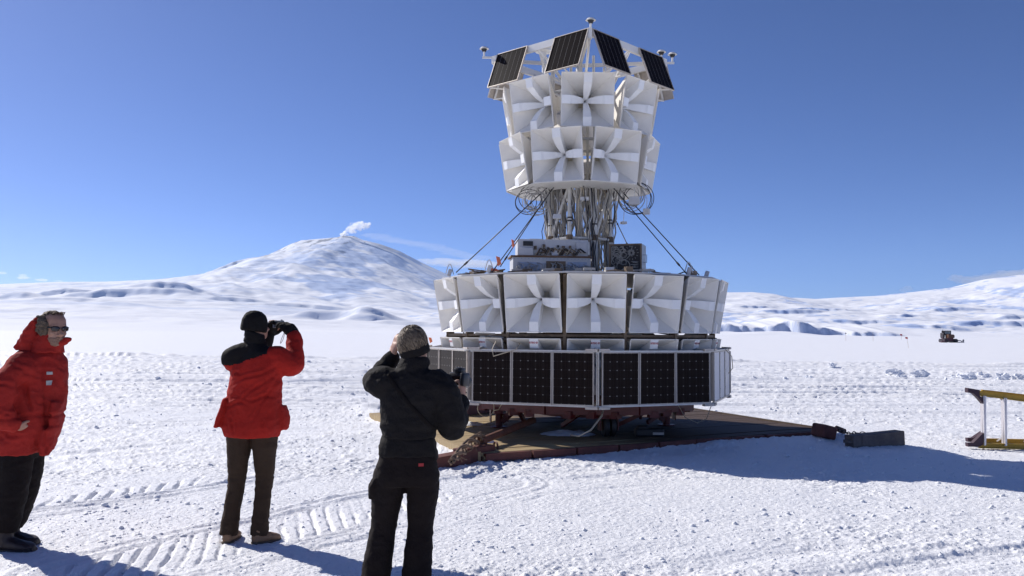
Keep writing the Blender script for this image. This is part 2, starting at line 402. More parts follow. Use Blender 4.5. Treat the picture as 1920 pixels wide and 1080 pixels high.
ice = sst(0.30, 0.62, gy) * 0.45 + 0.85 * sst(0.50, 0.60, fbm(MX / 300 + MY / 900, MY / 330, 5, 341, .62)) * sst(0.35, .6, t) * np.exp(-((MX + 900) / 900) ** 2) + .35 * sst(0.56, 0.64, fbm(MX / 700, MY / 160, 4, 345, .6)) * sst(.1, .3, t)
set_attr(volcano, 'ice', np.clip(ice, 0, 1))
crest = sst(6300, 6900, MY) * (1 - sst(7100, 7300, MY)) * sst(0.50, 0.62, fbm(MX / 70, MY / 90, 4, 351, .6)) * sst(-1750, -1500, MX) * 0.0
lav = sst(0.56, 0.66, fbm(MX / 50, MY / 160, 4, 361, .6)) * sst(5600, 6700, MY) * sst(350, 420, base) * 0.7 * (MX < -1150)
rim = np.exp(-((MX - at(650, 440, VY).x) / 75) ** 2) * sst(6850, 6980, MY) * 0.55 + np.exp(-((MX - at(728, 460, VY).x) / 120) ** 2) * sst(6700, 6950, MY) * .45
set_attr(volcano, 'rock', np.clip(lav + rim, 0, 1))

# snow hills on the right, nearer, ending in an ice cliff on the shelf
HY = 3600.0
hx, hz = sil([(500, 620), (800, 585), (1000, 566), (1200, 556), (1330, 548), (1365, 547), (1410, 545.5), (1450, 549), (1480, 556), (1530, 559), (1580, 556), (1640, 553), (1720, 545), (1800, 535), (1860, 520), (1930, 511), (2100, 495), (2400, 470)], HY)
xs2 = np.linspace(-900, 3300, 720); ys2 = np.concatenate([np.linspace(1780, 3600, 330), np.linspace(3620, 5200, 40)])
MY2, MX2 = np.meshgrid(ys2, xs2, indexing='ij')
zr2 = np.interp(MX2, hx, hz); cl = 2000 + 90 * (fbm(MX2 / 260, MX2 * 0 + 2, 3, 401) - .5)
t2 = np.clip((MY2 - cl) / (HY - cl), 0, 1)
b2 = zr2 * (0.75 * t2 ** 0.9 + 0.25 * t2 ** 2) * np.where(MY2 > HY, np.exp(-((MY2 - HY) / 900) ** 2), 1)
am2 = sst(0.02, 0.2, t2) * (1 - 0.9 * sst(0.86, 0.985, t2))
MZ2 = b2 + am2 * (30 * (fbm(MX2 / 240 + 3, MY2 / 200, 5, 411, .52) - .5) - 9 * np.abs(fbm(MX2 / 120, MY2 / 70, 4, 421) - .5)) - 4
chx = sst(at(1250, 600, 2000).x, at(1345, 600, 2000).x, MX2) * (1 - .55 * sst(at(1530, 600, 2000).x, at(1590, 600, 2000).x, MX2)) * (1 - sst(at(1660, 600, 2000).x, at(1760, 600, 2000).x, MX2))
clf = chx * (14 + 26 * fbm(MX2 / 50, MX2 * 0, 3, 431, .6))
serr = 60 * (fbm(MX2 / 26, MX2 * 0 + 5, 3, 441) - .5)
MZ2 += clf * sst(-6, 10 + 0 * MX2, MY2 - cl + serr) * (1 - 0.8 * sst(150, 500, MY2 - cl)) + am2 * 3 * (fbm(MX2 / 40, MY2 / 28, 3, 451) - .5)
for (px, py, Y, wx, dep, hh) in ((1490, 575, 2750, 90, 200, 14), (1610, 592, 2450, 100, 160, 12), (1690, 583, 2600, 60, 150, 10), (1790, 560, 2900, 80, 220, 16), (1860, 598, 2350, 110, 160, 14), (1760, 604, 2250, 90, 120, 9), (1420, 565, 2900, 70, 200, 10), (1560, 570, 2900, 120, 200, 9), (1900, 575, 2650, 60, 200, 12)):
    c = at(px, py, Y); dx = (MX2 - c.x) / wx; dy = MY2 - Y + 70 * (fbm(MX2 / 70, MY2 / 300, 4, int(px), .6) - .5)
    MZ2 += .75 * hh * sst(-hh * .7, hh * .7, dy) * (1 - sst(hh, dep, dy)) * np.exp(-np.abs(dx) ** 3)
MZ2 = np.where(MY2 < cl - 60, -12, MZ2)
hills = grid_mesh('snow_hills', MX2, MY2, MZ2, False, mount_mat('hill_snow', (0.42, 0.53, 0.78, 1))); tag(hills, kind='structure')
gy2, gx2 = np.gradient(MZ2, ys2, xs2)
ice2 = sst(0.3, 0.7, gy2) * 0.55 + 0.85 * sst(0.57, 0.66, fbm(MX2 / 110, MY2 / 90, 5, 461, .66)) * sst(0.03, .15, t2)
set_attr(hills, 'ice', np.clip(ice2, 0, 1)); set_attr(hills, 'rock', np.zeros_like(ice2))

# ================================================================= smoke and cloud wisps (volumes)
def vol_mat(name, dens, nscale=None, lo=0.4, hi=0.6, col=(0.99, 0.99, 1.0), an=0.5):
    m = bpy.data.materials.new(name); m.use_nodes = True; nt = m.node_tree; N = nt.nodes; L = nt.links
    N.remove(N['Principled BSDF']); pv = N.new('ShaderNodeVolumePrincipled')
    pv.inputs['Color'].default_value = (*col, 1); pv.inputs['Anisotropy'].default_value = an; pv.inputs['Density'].default_value = dens
    if nscale:
        tc = N.new('ShaderNodeTexCoord'); nz = N.new('ShaderNodeTexNoise'); nz.inputs['Scale'].default_value = nscale; nz.inputs['Detail'].default_value = 4; L.new(tc.outputs['Object'], nz.inputs['Vector'])
        mr = N.new('ShaderNodeMapRange'); mr.inputs['From Min'].default_value = .38; mr.inputs['From Max'].default_value = .62; mr.inputs['To Max'].default_value = dens; L.new(nz.outputs['Fac'], mr.inputs['Value']); L.new(mr.outputs[0], pv.inputs['Density'])
    L.new(pv.outputs[0], N['Material Output'].inputs['Volume'])
    return m
def puffs(name, balls, dens, seed, amp, vox, nsc=None):
    me_list = MB()
    bm = bmesh.new()
    for (c, r, sx, sy, sz) in balls:
        b2_ = bmesh.ops.create_icosphere(bm, subdivisions=4, radius=1)['verts']
        for v in b2_:
            p_ = v.co.copy(); k = 1 + amp * mnoise.fractal(p_ * 1.7 + Vector(c) * 0.01 + Vector((seed, 0, 0)), 0.9, 2.0, 5)
            v.co = Vector(c) + Vector((p_.x * sx, p_.y * sy, p_.z * sz)) * r * k
    me = bpy.data.meshes.new(name); bm.to_mesh(me); bm.free()
    o = bpy.data.objects.new(name, me); COL.objects.link(o)
    md = o.modifiers.new('r', 'REMESH'); md.mode = 'VOXEL'; md.voxel_size = vox
    bpy.context.view_layer.update(); dg = bpy.context.evaluated_depsgraph_get()
    m2 = bpy.data.meshes.new_from_object(o.evaluated_get(dg)); o.modifiers.clear(); o.data = m2; m2.materials.clear(); m2.materials.append(vol_mat(name, dens, nsc))
    return o
def pix_puffs(name, Y, lst, dens, seed, amp, vox, nsc=None):
    k = Y / F; balls = []
    for px, py, rx, ry in lst:
        balls.append((at(px, py, Y), 1.0, rx * k, max(rx, ry) * k * 0.8, ry * k))
    return puffs(name, balls, dens, seed, amp, vox, nsc)
smoke = pix_puffs('volcano_smoke', 6960.0, [(642, 440, 5, 3), (650, 436, 6, 4), (656, 431, 7, 6), (662, 427, 8, 7), (669, 424, 8, 7), (677, 422, 8, 6.5), (685, 424, 7, 5.5), (692, 420, 4, 3), (690, 427, 5, 3), (665, 433, 6, 4), (673, 430, 6, 3.5)], 0.085, 1, 0.75, 5.0, 0.02)
tag(smoke, 'white smoke plume drifting from the top of the volcano', 'smoke', kind='stuff')
CY = 19000.0
def wisp(lst, dens, seed, vox, name='cloud_wisp', amp=0.5):
    o = pix_puffs(name, CY, lst, dens, seed, amp, vox); tag(o, kind='structure'); return o
wisp([(700 + 22 * i, 441 + 4.6 * i + 2 * math.sin(i), 26, 3.4 + 0.25 * i) for i in range(10)], 0.0005, 3, 14.0)
wisp([(800, 489, 18, 4), (830, 492, 30, 7), (860, 494, 32, 8), (900, 495, 40, 7)], 0.0022, 4, 18.0)
wisp([(4, 512, 8, 2.5), (42, 516, 8, 2.5), (44, 521, 12, 3), (78, 525, 12, 2.5), (110, 527, 8, 1.6)], 0.003, 5, 12.0)
wisp([(1795, 522, 16, 7), (1820, 527, 26, 8), (1850, 524, 30, 10), (1890, 520, 40, 12), (1930, 516, 40, 12)], 0.002, 6, 20.0)
wisp([(1702, 541, 9, 5), (1694, 544, 7, 4)], 0.0018, 7, 12.0)
# ================================================================= materials for the payload
WHITE = mat('white_paint', (0.80, 0.78, 0.74), 0.5, var=0.10, vscale=3.0)
HORNW = mat('horn_paint', (0.87, 0.835, 0.77), 0.5, var=0.10, vscale=2.2)
RIDGEW = mat('ridge_paint', (0.91, 0.905, 0.89), 0.5, var=0.06, vscale=5)
THROAT = mat('throat_fibreglass', (0.70, 0.64, 0.50), 0.6, var=0.2, vscale=9)
ALU = mat('aluminium', (0.62, 0.60, 0.57), 0.42, metal=0.6, var=0.2, vscale=14)
FRAMEW = mat('panel_frame', (0.56, 0.50, 0.44), 0.45, metal=0.3, var=0.2, vscale=10)
TUBEW = mat('truss_tube', (0.72, 0.70, 0.65), 0.45, var=0.25, vscale=6)
TAPE = mat('brown_tape', (0.24, 0.165, 0.10), 0.6, var=0.6, vscale=7)
BLACK = mat('black_rubber', (0.02, 0.02, 0.022), 0.55)
DARKC = mat('dark_cable', (0.035, 0.035, 0.045), 0.5)
GREYC = mat('grey_cable', (0.42, 0.40, 0.37), 0.5)
TANC = mat('tan_cable', (0.50, 0.43, 0.32), 0.6)
FOAM = mat('grey_box', (0.60, 0.60, 0.61), 0.5, var=0.12, vscale=8)
PLYB = mat('brown_board', (0.22, 0.12, 0.065), 0.7, var=0.4, vscale=11)
BLUEF = mat('blue_film', (0.40, 0.47, 0.60), 0.35, var=0.25, vscale=16)
ORANGE = mat('orange_tape', (0.85, 0.22, 0.10), 0.6)
REDST = mat('red_steel', (0.15, 0.013, 0.011), 0.45, var=0.4, vscale=6)
INKRED = mat('red_ink', (0.42, 0.06, 0.06), 0.6)

def cell_mat(name, nx, ny, dot, base, lw=.10, bw=.03):
    m = bpy.data.materials.new(name); m.use_nodes = True; nt = m.node_tree; N = nt.nodes; L = nt.links
    b = N['Principled BSDF']; b.inputs['Roughness'].default_value = 0.25; b.inputs['Specular IOR Level'].default_value = 0.03
    uv = N.new('ShaderNodeUVMap'); sx = N.new('ShaderNodeSeparateXYZ'); L.new(uv.outputs[0], sx.inputs[0])
    def math_(op, a, b_=None, c=None):
        n = N.new('ShaderNodeMath'); n.operation = op
        for i, v in enumerate((a, b_, c)):
            if v is None: continue
            if isinstance(v, (int, float)): n.inputs[i].default_value = v
            else: L.new(v, n.inputs[i])
        return n.outputs[0]
    fx = math_('FRACT', math_('ADD', math_('MULTIPLY', sx.outputs[0], nx), 0.5)); fy = math_('FRACT', math_('ADD', math_('MULTIPLY', sx.outputs[1], ny), 0.5))
    dx = math_('ABSOLUTE', math_('SUBTRACT', fx, 0.5)); dy = math_('ABSOLUTE', math_('SUBTRACT', fy, 0.5))
    dia = math_('LESS_THAN', math_('ADD', dx, dy), dot)
    gap = math_('MAXIMUM', math_('LESS_THAN', dx, 0.018), math_('LESS_THAN', dy, 0.012 if dot else -1))
    bx = math_('ABSOLUTE', math_('SUBTRACT', math_('FRACT', math_('MULTIPLY', sx.outputs[0], nx * 3)), 0.5))
    bus = math_('LESS_THAN', bx, bw)
    lines = math_('MULTIPLY', math_('MAXIMUM', math_('MULTIPLY', gap, 0.5), math_('MULTIPLY', bus, 0.3)), lw)
    fac = math_('MAXIMUM', math_('MULTIPLY', dia, 0.42), lines)
    n = N.new('ShaderNodeTexNoise'); n.inputs['Scale'].default_value = 7; L.new(uv.outputs[0], n.inputs['Vector'])
    r = N.new('ShaderNodeValToRGB'); r.color_ramp.elements[0].color = (*[c * .7 for c in base], 1); r.color_ramp.elements[1].color = (*[c * 1.35 for c in base], 1)
    L.new(n.outputs['Fac'], r.inputs['Fac'])
    mx = N.new('ShaderNodeMixRGB'); L.new(fac, mx.inputs[0]); L.new(r.outputs['Color'], mx.inputs[1]); mx.inputs[2].default_value = (0.55, 0.53, 0.50, 1)
    L.new(mx.outputs[0], b.inputs['Base Color']); return m
CELL = cell_mat('solar_cells', 5, 6, 0.085, (0.016, 0.011, 0.010))

CELL2 = cell_mat('crown_cells', 6, 4, 0.0, (0.010, 0.007, 0.007), 0.7, 0.0)
TH0 = R(1.8)
PX, PY = 1.085, 14.4
payload = empty('balloon_payload', (PX, PY, 0), TH0)
tag(payload, 'tall white balloon payload of stacked horn antennas above a dark ring of solar panels', 'balloon payload')
def dr(th): return Vector((math.sin(th), -math.cos(th), 0))
def up(r, th, z): v = dr(th) * r; v.z = z; return v

# ----------------------------------------------------------------- horn antenna
HA, HT, HD = 0.415, 0.095, 0.50
def horn_mesh():
    mb = MB(); th = 0.009
    def sq(h, y): return [Vector((-h, y, -h)), Vector((h, y, -h)), Vector((h, y, h)), Vector((-h, y, h))]
    prof_in = [(HA - th, 0.0), (HT, HD), (HT * 0.97, HD + 0.035)]
    prof_out = [(HA, -0.002), (HT + th, HD + th), (HT + th, HD + 0.05)]
    for prof, mi in ((prof_in, 0), (prof_out, 0)):
        for (a, ya), (b, yb) in zip(prof[:-1], prof[1:]):
            mb.mi = 1 if (prof is prof_in and b <= HT) and ya >= HD * .9 else 0
            A, B = sq(a, ya), sq(b, yb)
            for k in range(4):
                k2 = (k + 1) % 4; mb.add([A[k], A[k2], B[k2], B[k]], [(0, 1, 2, 3)])
    mb.mi = 0
    A, B = sq(HA, -0.002), sq(HA - th, 0.0)
    for k in range(4):
        k2 = (k + 1) % 4; mb.add([A[k], A[k2], B[k2], B[k]], [(0, 1, 2, 3)])
    mb.mi = 1; mb.add(sq(HT * .97, HD + .035), [(0, 1, 2, 3)]); mb.mi = 0
    mb.box((0, HD + 0.09, 0), (0.22, 0.08, 0.22))
    # stiffening lip behind the mouth
    for s in (-1, 1):
        mb.box((0, 0.012, s * (HA - 0.004)), (2 * HA - .02, 0.014, 0.010)); mb.box((s * (HA - 0.004), 0.012, 0), (0.010, 0.014, 2 * HA - .03))
    return mb.mesh('horn_antenna', [HORNW, THROAT])
def ridge_mesh():
    """bottom ridge: profile in the y (depth), z (towards axis) plane, extruded along x"""
    pr = [(0.004, -HA + 0.01), (0.012, -HA * 0.64)]
    for i in range(1, 13):
        t = i / 12; y = 0.012 + (HD - 0.04) * t; z = -HA * 0.64 * (1 - t) ** 2.0 - 0.010
        pr.append((y, z))
    pr += [(HD + 0.02, -0.012), (HD + 0.02, -HT + 0.01), (HD * 0.46, -(HA + (HT - HA) * .46) + 0.004)]
    mb = MB(); n = len(pr); vs = []
    for s in (-1, 1):
        for (y, z) in pr:
            k = 1.0 - 0.82 * min(1, max(0, y / HD)) ** 1.3; vs.append((s * 0.067 * k, y, z))
    fs = [tuple(range(n)), tuple(range(2 * n - 1, n - 1, -1))] + [(i, (i + 1) % n, n + (i + 1) % n, n + i) for i in range(n)]
    mb.add(vs, fs); return mb.mesh('ridge', RIDGEW)
H_ME, R_ME = horn_mesh(), ridge_mesh()
def add_horn(r, th, z, tilt, sc=1.0, jig=0.0, marking=None):
    o = bpy.data.objects.new('horn_antenna', H_ME); COL.objects.link(o); o.parent = payload
    o.matrix_local = Matrix.Translation(up(r, th, z)) @ Matrix.Rotation(th + jig, 4, 'Z') @ Matrix.Rotation(tilt, 4, 'X') @ Matrix.Scale(sc, 4)
    for k in range(4):
        c = bpy.data.objects.new('ridge', R_ME); COL.objects.link(c); c.parent = o; c.rotation_euler = (0, k * math.pi / 2, 0)
    if marking:
        t = bpy.data.curves.new('marking', 'FONT'); t.body = marking; t.size = 0.036; t.align_x = 'CENTER'; t.offset = 0.0012; t.extrude = 0.0004
        tmp = bpy.data.objects.new('tmp_text', t); COL.objects.link(tmp); bpy.context.view_layer.update()
        tm = bpy.data.meshes.new_from_object(tmp.evaluated_get(bpy.context.evaluated_depsgraph_get())); bpy.data.objects.remove(tmp); tm.materials.clear(); tm.materials.append(INKRED)
        c = bpy.data.objects.new('marking', tm); COL.objects.link(c); c.parent = o
        c.location = (0, 0.001, HA - 0.075); c.rotation_euler = (R(90), 0, 0)
    return o
rj = random.Random(3)
for k in range(8):
    add_horn(1.185, R(45 * k), 5.145, R(10), .97, R(rj.uniform(-.6, .6)))
    add_horn(1.185, R(22.5 + 45 * k), 4.315, R(10), .975, R(rj.uniform(-.6, .6)))
for k in range(16):
    add_horn(2.265, R(22.5 * k), 2.03, R(10), .982, R(rj.uniform(-.5, .5)))
    add_horn(2.15, R(22.5 * k), 1.155, R(10), 0.95, 0, ('RTSO 0%d' % (k % 9 + 1)) if (k < 5 or k > 11) else None)

# ----------------------------------------------------------------- solar panels
def panel_sheet(w_, h_, cm=None):
    me = bpy.data.meshes.new('cell_sheet')
    me.from_pydata([(-w_ / 2, 0, -h_ / 2), (w_ / 2, 0, -h_ / 2), (w_ / 2, 0, h_ / 2), (-w_ / 2, 0, h_ / 2)], [], [(0, 1, 2, 3)])
    uvl = me.uv_layers.new(name='UVMap')
    for i, u in enumerate(((0, 0), (1, 0), (1, 1), (0, 1))): uvl.data[i].uv = u
    me.materials.append(cm or CELL); return me
def panel_frame(w_, h_, t=0.018):
    mb = MB()
    for s in (-1, 1):
        mb.box((s * (w_ / 2 - t / 2), 0.008, 0), (t, 0.03, h_)); mb.box((0, 0.008, s * (h_ / 2 - t / 2)), (w_ - 2 * t, 0.03, t * .8))
    mb.box((0, 0.012, 0), (w_ - 2 * t, 0.008, h_ - 2 * t))
    for s in (-1, 1):
        for q in range(6): mb.cyl((s * (w_ / 2 - t / 2), -0.011, h_ * (q / 5 - .5) * .92), (s * (w_ / 2 - t / 2), -0.007, h_ * (q / 5 - .5) * .92), 0.006, 6)
    return mb.mesh('solar_panel', FRAMEW)
SW, SH = 0.582, 0.72
PF, PS = panel_frame(SW, SH, .014), panel_sheet(SW - .03, SH - .026)
WSHEET = PS.copy(); WSHEET.materials.clear(); WSHEET.materials.append(mat('painted_reflection', (.88, .84, .81), .5, var=.08, vscale=5))  # white colour stands in for the bright grazing reflection on these cells
TF, TS = panel_frame(0.66, 0.64, 0.009), panel_sheet(0.645, 0.622, CELL2)
def add_panel(M, f, s):
    o = bpy.data.objects.new('solar_panel', f); COL.objects.link(o); o.parent = payload; o.matrix_local = M
    c = bpy.data.objects.new('cell_sheet', s); COL.objects.link(c); c.parent = o; c.location = (0, 0.002, 0); return o
RS = 2.47; apo = RS * math.cos(R(22.5)); ZS0, ZS1 = 0.645, 1.365; zc = (ZS0 + ZS1) / 2
for k in range(8):
    th = R(22.5 + 45 * k)
    for j in (-1, 0, 1):
        M = Matrix.Translation(up(apo, th, zc) + Vector((math.cos(th), math.sin(th), 0)) * j * (SW + 0.012)) @ Matrix.Rotation(th + R(rj.uniform(-.5, .5)), 4, 'Z') @ Matrix.Rotation(R(rj.uniform(-.5, .5)), 4, 'X')
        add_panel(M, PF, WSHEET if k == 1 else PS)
# rails, corner sheets and gussets carrying the ring of panels
mb = MB(); mc = MB()
for k in range(8):
    a, b = R(45 * k), R(45 * k + 45)
    for z in (ZS0 - 0.012, ZS1 + 0.012): mb.beam(up(RS - 0.02, a, z), up(RS - 0.02, b, z), 0.03, 0.022)
    mb.beam(up(RS - 0.07, a, ZS0), up(RS - 0.07, a, ZS1), 0.04, 0.04, up=dr(a))
    for z in (ZS0 - 0.03, ZS1 + 0.03):
        for s in (-1, 1):
            p0 = up(RS - 0.005, a, z); d = Vector((math.cos(a + s * R(22.5)), math.sin(a + s * R(22.5)), 0)) * s
            mc.beam(p0, p0 + d * 0.17, 0.06, 0.034)
    rad = Vector((math.cos(a), math.sin(a), 0))
    mc.beam(up(RS - 0.035, a, ZS0 + .02), up(RS - 0.035, a, ZS1 - .02), 0.004, 0.105, up=dr(a))
    mc.build('gusset_plate', FRAMEW, payload); mc = MB()
    mb.beam(up(1.9, a, ZS0 + 0.0), up(RS - .05, a, ZS0), 0.03, 0.03); mb.beam(up(1.9, a, ZS1 + .1), up(RS - .05, a, ZS1), 0.03, 0.03)
mb.build('panel_rail', ALU, payload)

# top panels on the square crown
RQ, ZQ = 1.43, 6.09
crown = [up(RQ, R(90 * k), ZQ) for k in range(4)]
for k in range(4):
    A, B = crown[k], crown[(k + 1) % 4]; mid_th = R(90 * k + 45)
    for t in ((0.17, 0.76) if k != 3 else (0.235, 0.84)):
        P = A.lerp(B, t); o_ = dr(mid_th)
        M = Matrix.Translation(P + o_ * 0.150 + Vector((0, 0, -0.245))) @ Matrix.Rotation(mid_th, 4, 'Z') @ Matrix.Rotation(R(-21), 4, 'X')
        add_panel(M, TF, TS)
mb = MB()
for k in range(4):
    A, B = crown[k], crown[(k + 1) % 4]
    mb.beam(A, B, 0.05, 0.11); mb.beam(A, Vector((0, 0, 6.02)), 0.05, 0.05)
    for t in (0.10, 0.28, 0.66, 0.86):
        P = A.lerp(B, t); o_ = dr(R(90 * k + 45)); mb.beam(P, P + o_ * 0.22 - Vector((0, 0, 0.54)), 0.03, 0.02)
        mb.tube([P + o_ * .25 - Vector((0, 0, .55)), P * 0.62 - Vector((0, 0, P.z * .62 - 5.55))], 0.012, 6)
    mb.tube([A - Vector((0, 0, 0.05)), up(0.95, R(90 * k), 5.62)], 0.02, 6)
    mb.tube([up(1.0, R(90 * k + 45), ZQ - .04), up(0.5, R(90 * k + 45 + 20), 5.5)], 0.028, 6)
    mb.tube([up(1.0, R(90 * k + 45), ZQ - .04), up(0.5, R(90 * k + 45 - 30), 5.5)], 0.022, 6)
mb.build('crown_frame', WHITE, payload)
mb = MB()
for k, (r0, dz) in enumerate(((0.0, .2), (0.13, .13), (0.10, .12), (0.1, .12))):
    pass
def gps(p, h=0.13):
    m = MB(); m.cyl(p, p + Vector((0, 0, h)), 0.016, 8); m.mi = 1; q = p + Vector((0, 0, h)); m.cyl(q - Vector((0, 0, .045)), q, 0.03, 12, 0.05)
    m.mi = 0; m.loft([(q, (0.078, 0, 0), (0, .078, 0)), (q + Vector((0, 0, .012)), (.067, 0, 0), (0, .067, 0)), (q + Vector((0, 0, .03)), (.05, 0, 0), (0, .05, 0)), (q + Vector((0, 0, .036)), (.01, 0, 0), (0, .01, 0))], 16)
    return m.build('navigation_antenna', [WHITE, BLACK], payload)
arm = MB(); arm.beam(crown[0] + Vector((0, 0, -.1)), crown[0] + Vector((0, 0, .06)), 0.06, 0.06)
gps(crown[0] + Vector((0.01, -0.02, 0.05)), 0.12)
arm.build('antenna_arm', WHITE, payload); arm = MB(); L_ = crown[3]; arm.beam(L_ + Vector((.1, 0, .04)), L_ + Vector((-0.17, 0, .04)), 0.03, 0.03); gps(L_ + Vector((-0.14, 0, 0.05)))
arm.build('antenna_arm', WHITE, payload); arm = MB(); R_ = crown[1]; arm.beam(R_ + Vector((-.1, 0, .0)), R_ + Vector((0.14, 0, .0)), 0.03, 0.03); gps(R_ + Vector((0.11, 0, 0.01))); gps(R_ + Vector((-0.09, -.08, 0.02)))
arm.build('antenna_arm', WHITE, payload)
m = MB(); c = Vector((-0.52, 0.93, 6.58)); m.cyl(c - Vector((0, 0, .04)), c, 0.16, 20); m.cyl(c - Vector((0, 0, .5)), c, 0.04, 10)
m.loft([(c + Vector((0, 0, 0.13 * math.sin(a))), (0.165 * math.cos(a), 0, 0), (0, 0.165 * math.cos(a), 0)) for a in [0, .25, .5, .8, 1.1, 1.35, 1.55]], 24)
m.build('radome', WHITE, payload, smooth=True, autosmooth=50)

# ----------------------------------------------------------------- truss tower
mb = MB(); tp = MB()
NR = 0.52
for k in range(8):
    a = R(22.5 + 45 * k); mb.tube([up(NR, a, 2.5), up(NR, a, 4.02)], 0.034, 8); mb.tube([up(NR, a, 4.0), up(NR * .9, a, 6.05)], 0.024, 6)
    mb.tube([up(NR, a, 2.52), up(NR * 0.99, a, 3.16)], 0.048, 8)
    for (z0, z1) in ((3.12, 3.98),):
        b = R(22.5 + 45 * (k + 1)); 
        if k % 2: mb.tube([up(NR, a, z1), up(NR, b, z0)], 0.026, 7)
        else: mb.tube([up(NR, a, z0), up(NR, b, z1)], 0.026, 7)
    b = R(22.5 + 45 * (k + 1))
    for z in (3.12, 4.02, 4.7, 5.5): mb.tube([up(NR, a, z), up(NR, b, z)], 0.024, 6)
    for z0_, z1_, r_ in ((3.94, 4.06, .062), (2.5, 2.6, .055), (3.08, 3.17, .054)):
        tp = MB(); tp.tube([up(NR, a, z0_), up(NR, a, z1_)], r_, 8); tp.build('tube_joint', TAPE, payload, smooth=True, autosmooth=50)
    mb.tube([up(NR, a, 4.02), up(1.0, a, 3.98)], 0.022, 6); mb.tube([up(NR, a, 4.72), up(1.02, a, 4.72)], 0.022, 6); mb.tube([up(NR, a, 5.5), up(1.1, a, 5.55)], 0.022, 6)
mb.tube([(0, 0, 2.5), (0, 0, 6.1)], 0.05, 8)
mb.build('truss_tower', TUBEW, payload, smooth=True, autosmooth=50)
for k in range(8):
    mb = MB()
    a = R(22.5 + 45 * k); z = 3.33 + 0.05 * (k % 3)
    mb.tube([up(NR, a, z), up(NR, a, z + .022)], 0.037, 8); mb.build('black_band', BLACK, payload)
    if k % 2: mb = MB(); mb.tube([up(NR, a, z + .05), up(NR, a, z + .072)], 0.037, 8); mb.build('black_band', BLACK, payload)
m = MB()
for k in range(8):
    a, b = R(45 * k), R(45 * k + 45); P = [up(1.14, a, 3.915), up(1.14, b, 3.915), up(.56, b, 3.90), up(.56, a, 3.90)]; Q = [p + Vector((0, 0, .012)) for p in P]
    m.add(P + Q, [(0, 1, 2, 3), (7, 6, 5, 4), (0, 4, 5, 1), (1, 5, 6, 2), (2, 6, 7, 3), (3, 7, 4, 0)])
m.build('tray_panel', WHITE, payload)
# cable bundles running down the tower
mb = MB(); rc = random.Random(5)
for k in range(140):
    a = rc.uniform(0, 2 * math.pi); r0 = rc.uniform(.25, .6); a1 = a + rc.uniform(-.5, .5); r1 = rc.uniform(.3, .72)
    pts = []
    for i in range(9):
        t = i / 8; rr = r0 + (r1 - r0) * t + rc.uniform(-.04, .04); aa = a + (a1 - a) * t + rc.uniform(-.06, .06)
        pts.append(up(rr, aa, 2.52 + t * 1.5))
    mb.mi = rc.choice((0, 0, 0, 1, 2)); mb.tube(pts, rc.choice((.007, .009, .012)), 5)
o = mb.build('cable_bundle', [GREYC, DARKC, TANC], payload, smooth=True); o['kind'] = 'stuff'
# coils of spare cable left and right
for (cx, cy, cz, rr, n, col) in ((-0.72, -0.5, 3.70, 0.18, 9, 0), (-0.86, -0.45, 3.72, 0.22, 3, 1), (0.78, -0.52, 3.80, 0.20, 8, 0), (0.84, -.5, 3.74, 0.24, 3, 1)):
    mb = MB()
    for i in range(n):
        mb.ring((cx + rc.uniform(-.05, .05), cy + rc.uniform(-.05, .05), cz + rc.uniform(-.06, .06)), rr * rc.uniform(.75, 1.12), 0.0065, 30, 5, (rc.uniform(-.4, .4), -1, rc.uniform(-.3, .3)))
    mb.tube([(cx, cy, cz + rr), (cx * .7, cy * .8, cz + rr + .12)], 0.012, 6)
    mb.build('cable_coil', DARKC if col else GREYC, payload, smooth=True)
# small boxes hanging in the rigging
for (x, y, z, s, rz) in ((-0.42, -0.75, 3.42, (.12, .06, .07), .2), (0.98, -0.7, 3.52, (.10, .07, .09), -.4), (0.80, -.62, 3.70, (.17, .05, .13), -.3), (0.02, -.62, 3.72, (.14, .06, .06), 0), (0.66, -.45, 3.37, (.09, .08, .04), .3)):
    m = MB(); m.box((x, y, z), s, Matrix.Rotation(rz, 3, 'Z'), 0.008); m.tube([(x, y, z + s[2] / 2), (x + .01, y, z + .2), (x - .03, y + .1, z + .34)], 0.005, 5); m.build('junction_box', FOAM, payload)

# ----------------------------------------------------------------- deck and boxes on it
m = MB(); m.prism([tuple(up(2.17, R(22.5 * k + 11.25), 0).xy) for k in range(16)], 2.455, 2.478)
m.build('deck', ALU, payload)
mb = MB()
for k in range(16):
    a, b = R(22.5 * k + 11.25), R(22.5 * k + 33.75)
    md_ = MB(); md_.beam(up(2.22, a, 2.463), up(2.22, b, 2.463), 0.05, 0.02); md_.build('deck_rim', FOAM, payload)
    for z in (1.585, 1.53): mb.beam(up(2.12, a, z), up(2.12, b, z), 0.05, 0.035)
    mb.beam(up(2.1, a, 0.7), up(2.13, a, 2.44), 0.045, 0.09, up=dr(a))
    mb.beam(up(0.5, a, 1.56), up(2.1, a, 1.56), 0.05, 0.05)
mb.build('ring_frame', TAPE, payload)
mb = MB()
for k in range(60):
    a = rc.uniform(0, 2 * math.pi); r0 = rc.uniform(1.2, 2.15); z = rc.uniform(1.50, 1.62)
    mb.mi = rc.choice((0, 1, 1)); p = up(r0, a, z); d = Vector((math.cos(a), math.sin(a), 0))
    mb.tube([p, p + d * rc.uniform(.1, .3) + Vector((0, 0, rc.uniform(-.03, .03))), p + d * rc.uniform(.3, .5)], 0.012, 5)
    if k % 3 == 0: mb.box(p, (rc.uniform(.05, .15), rc.uniform(.05, .12), rc.uniform(.03, .07)), Matrix.Rotation(a, 3, 'Z'))
for k in range(16):
    a = R(22.5 * k + 4); mb.mi = 0; mb.beam(up(1.5, a, 1.66), up(1.5, a + R(18), 1.66), 0.3, 0.02)
o = mb.build('wiring', [TAPE, GREYC], payload); o['kind'] = 'stuff'
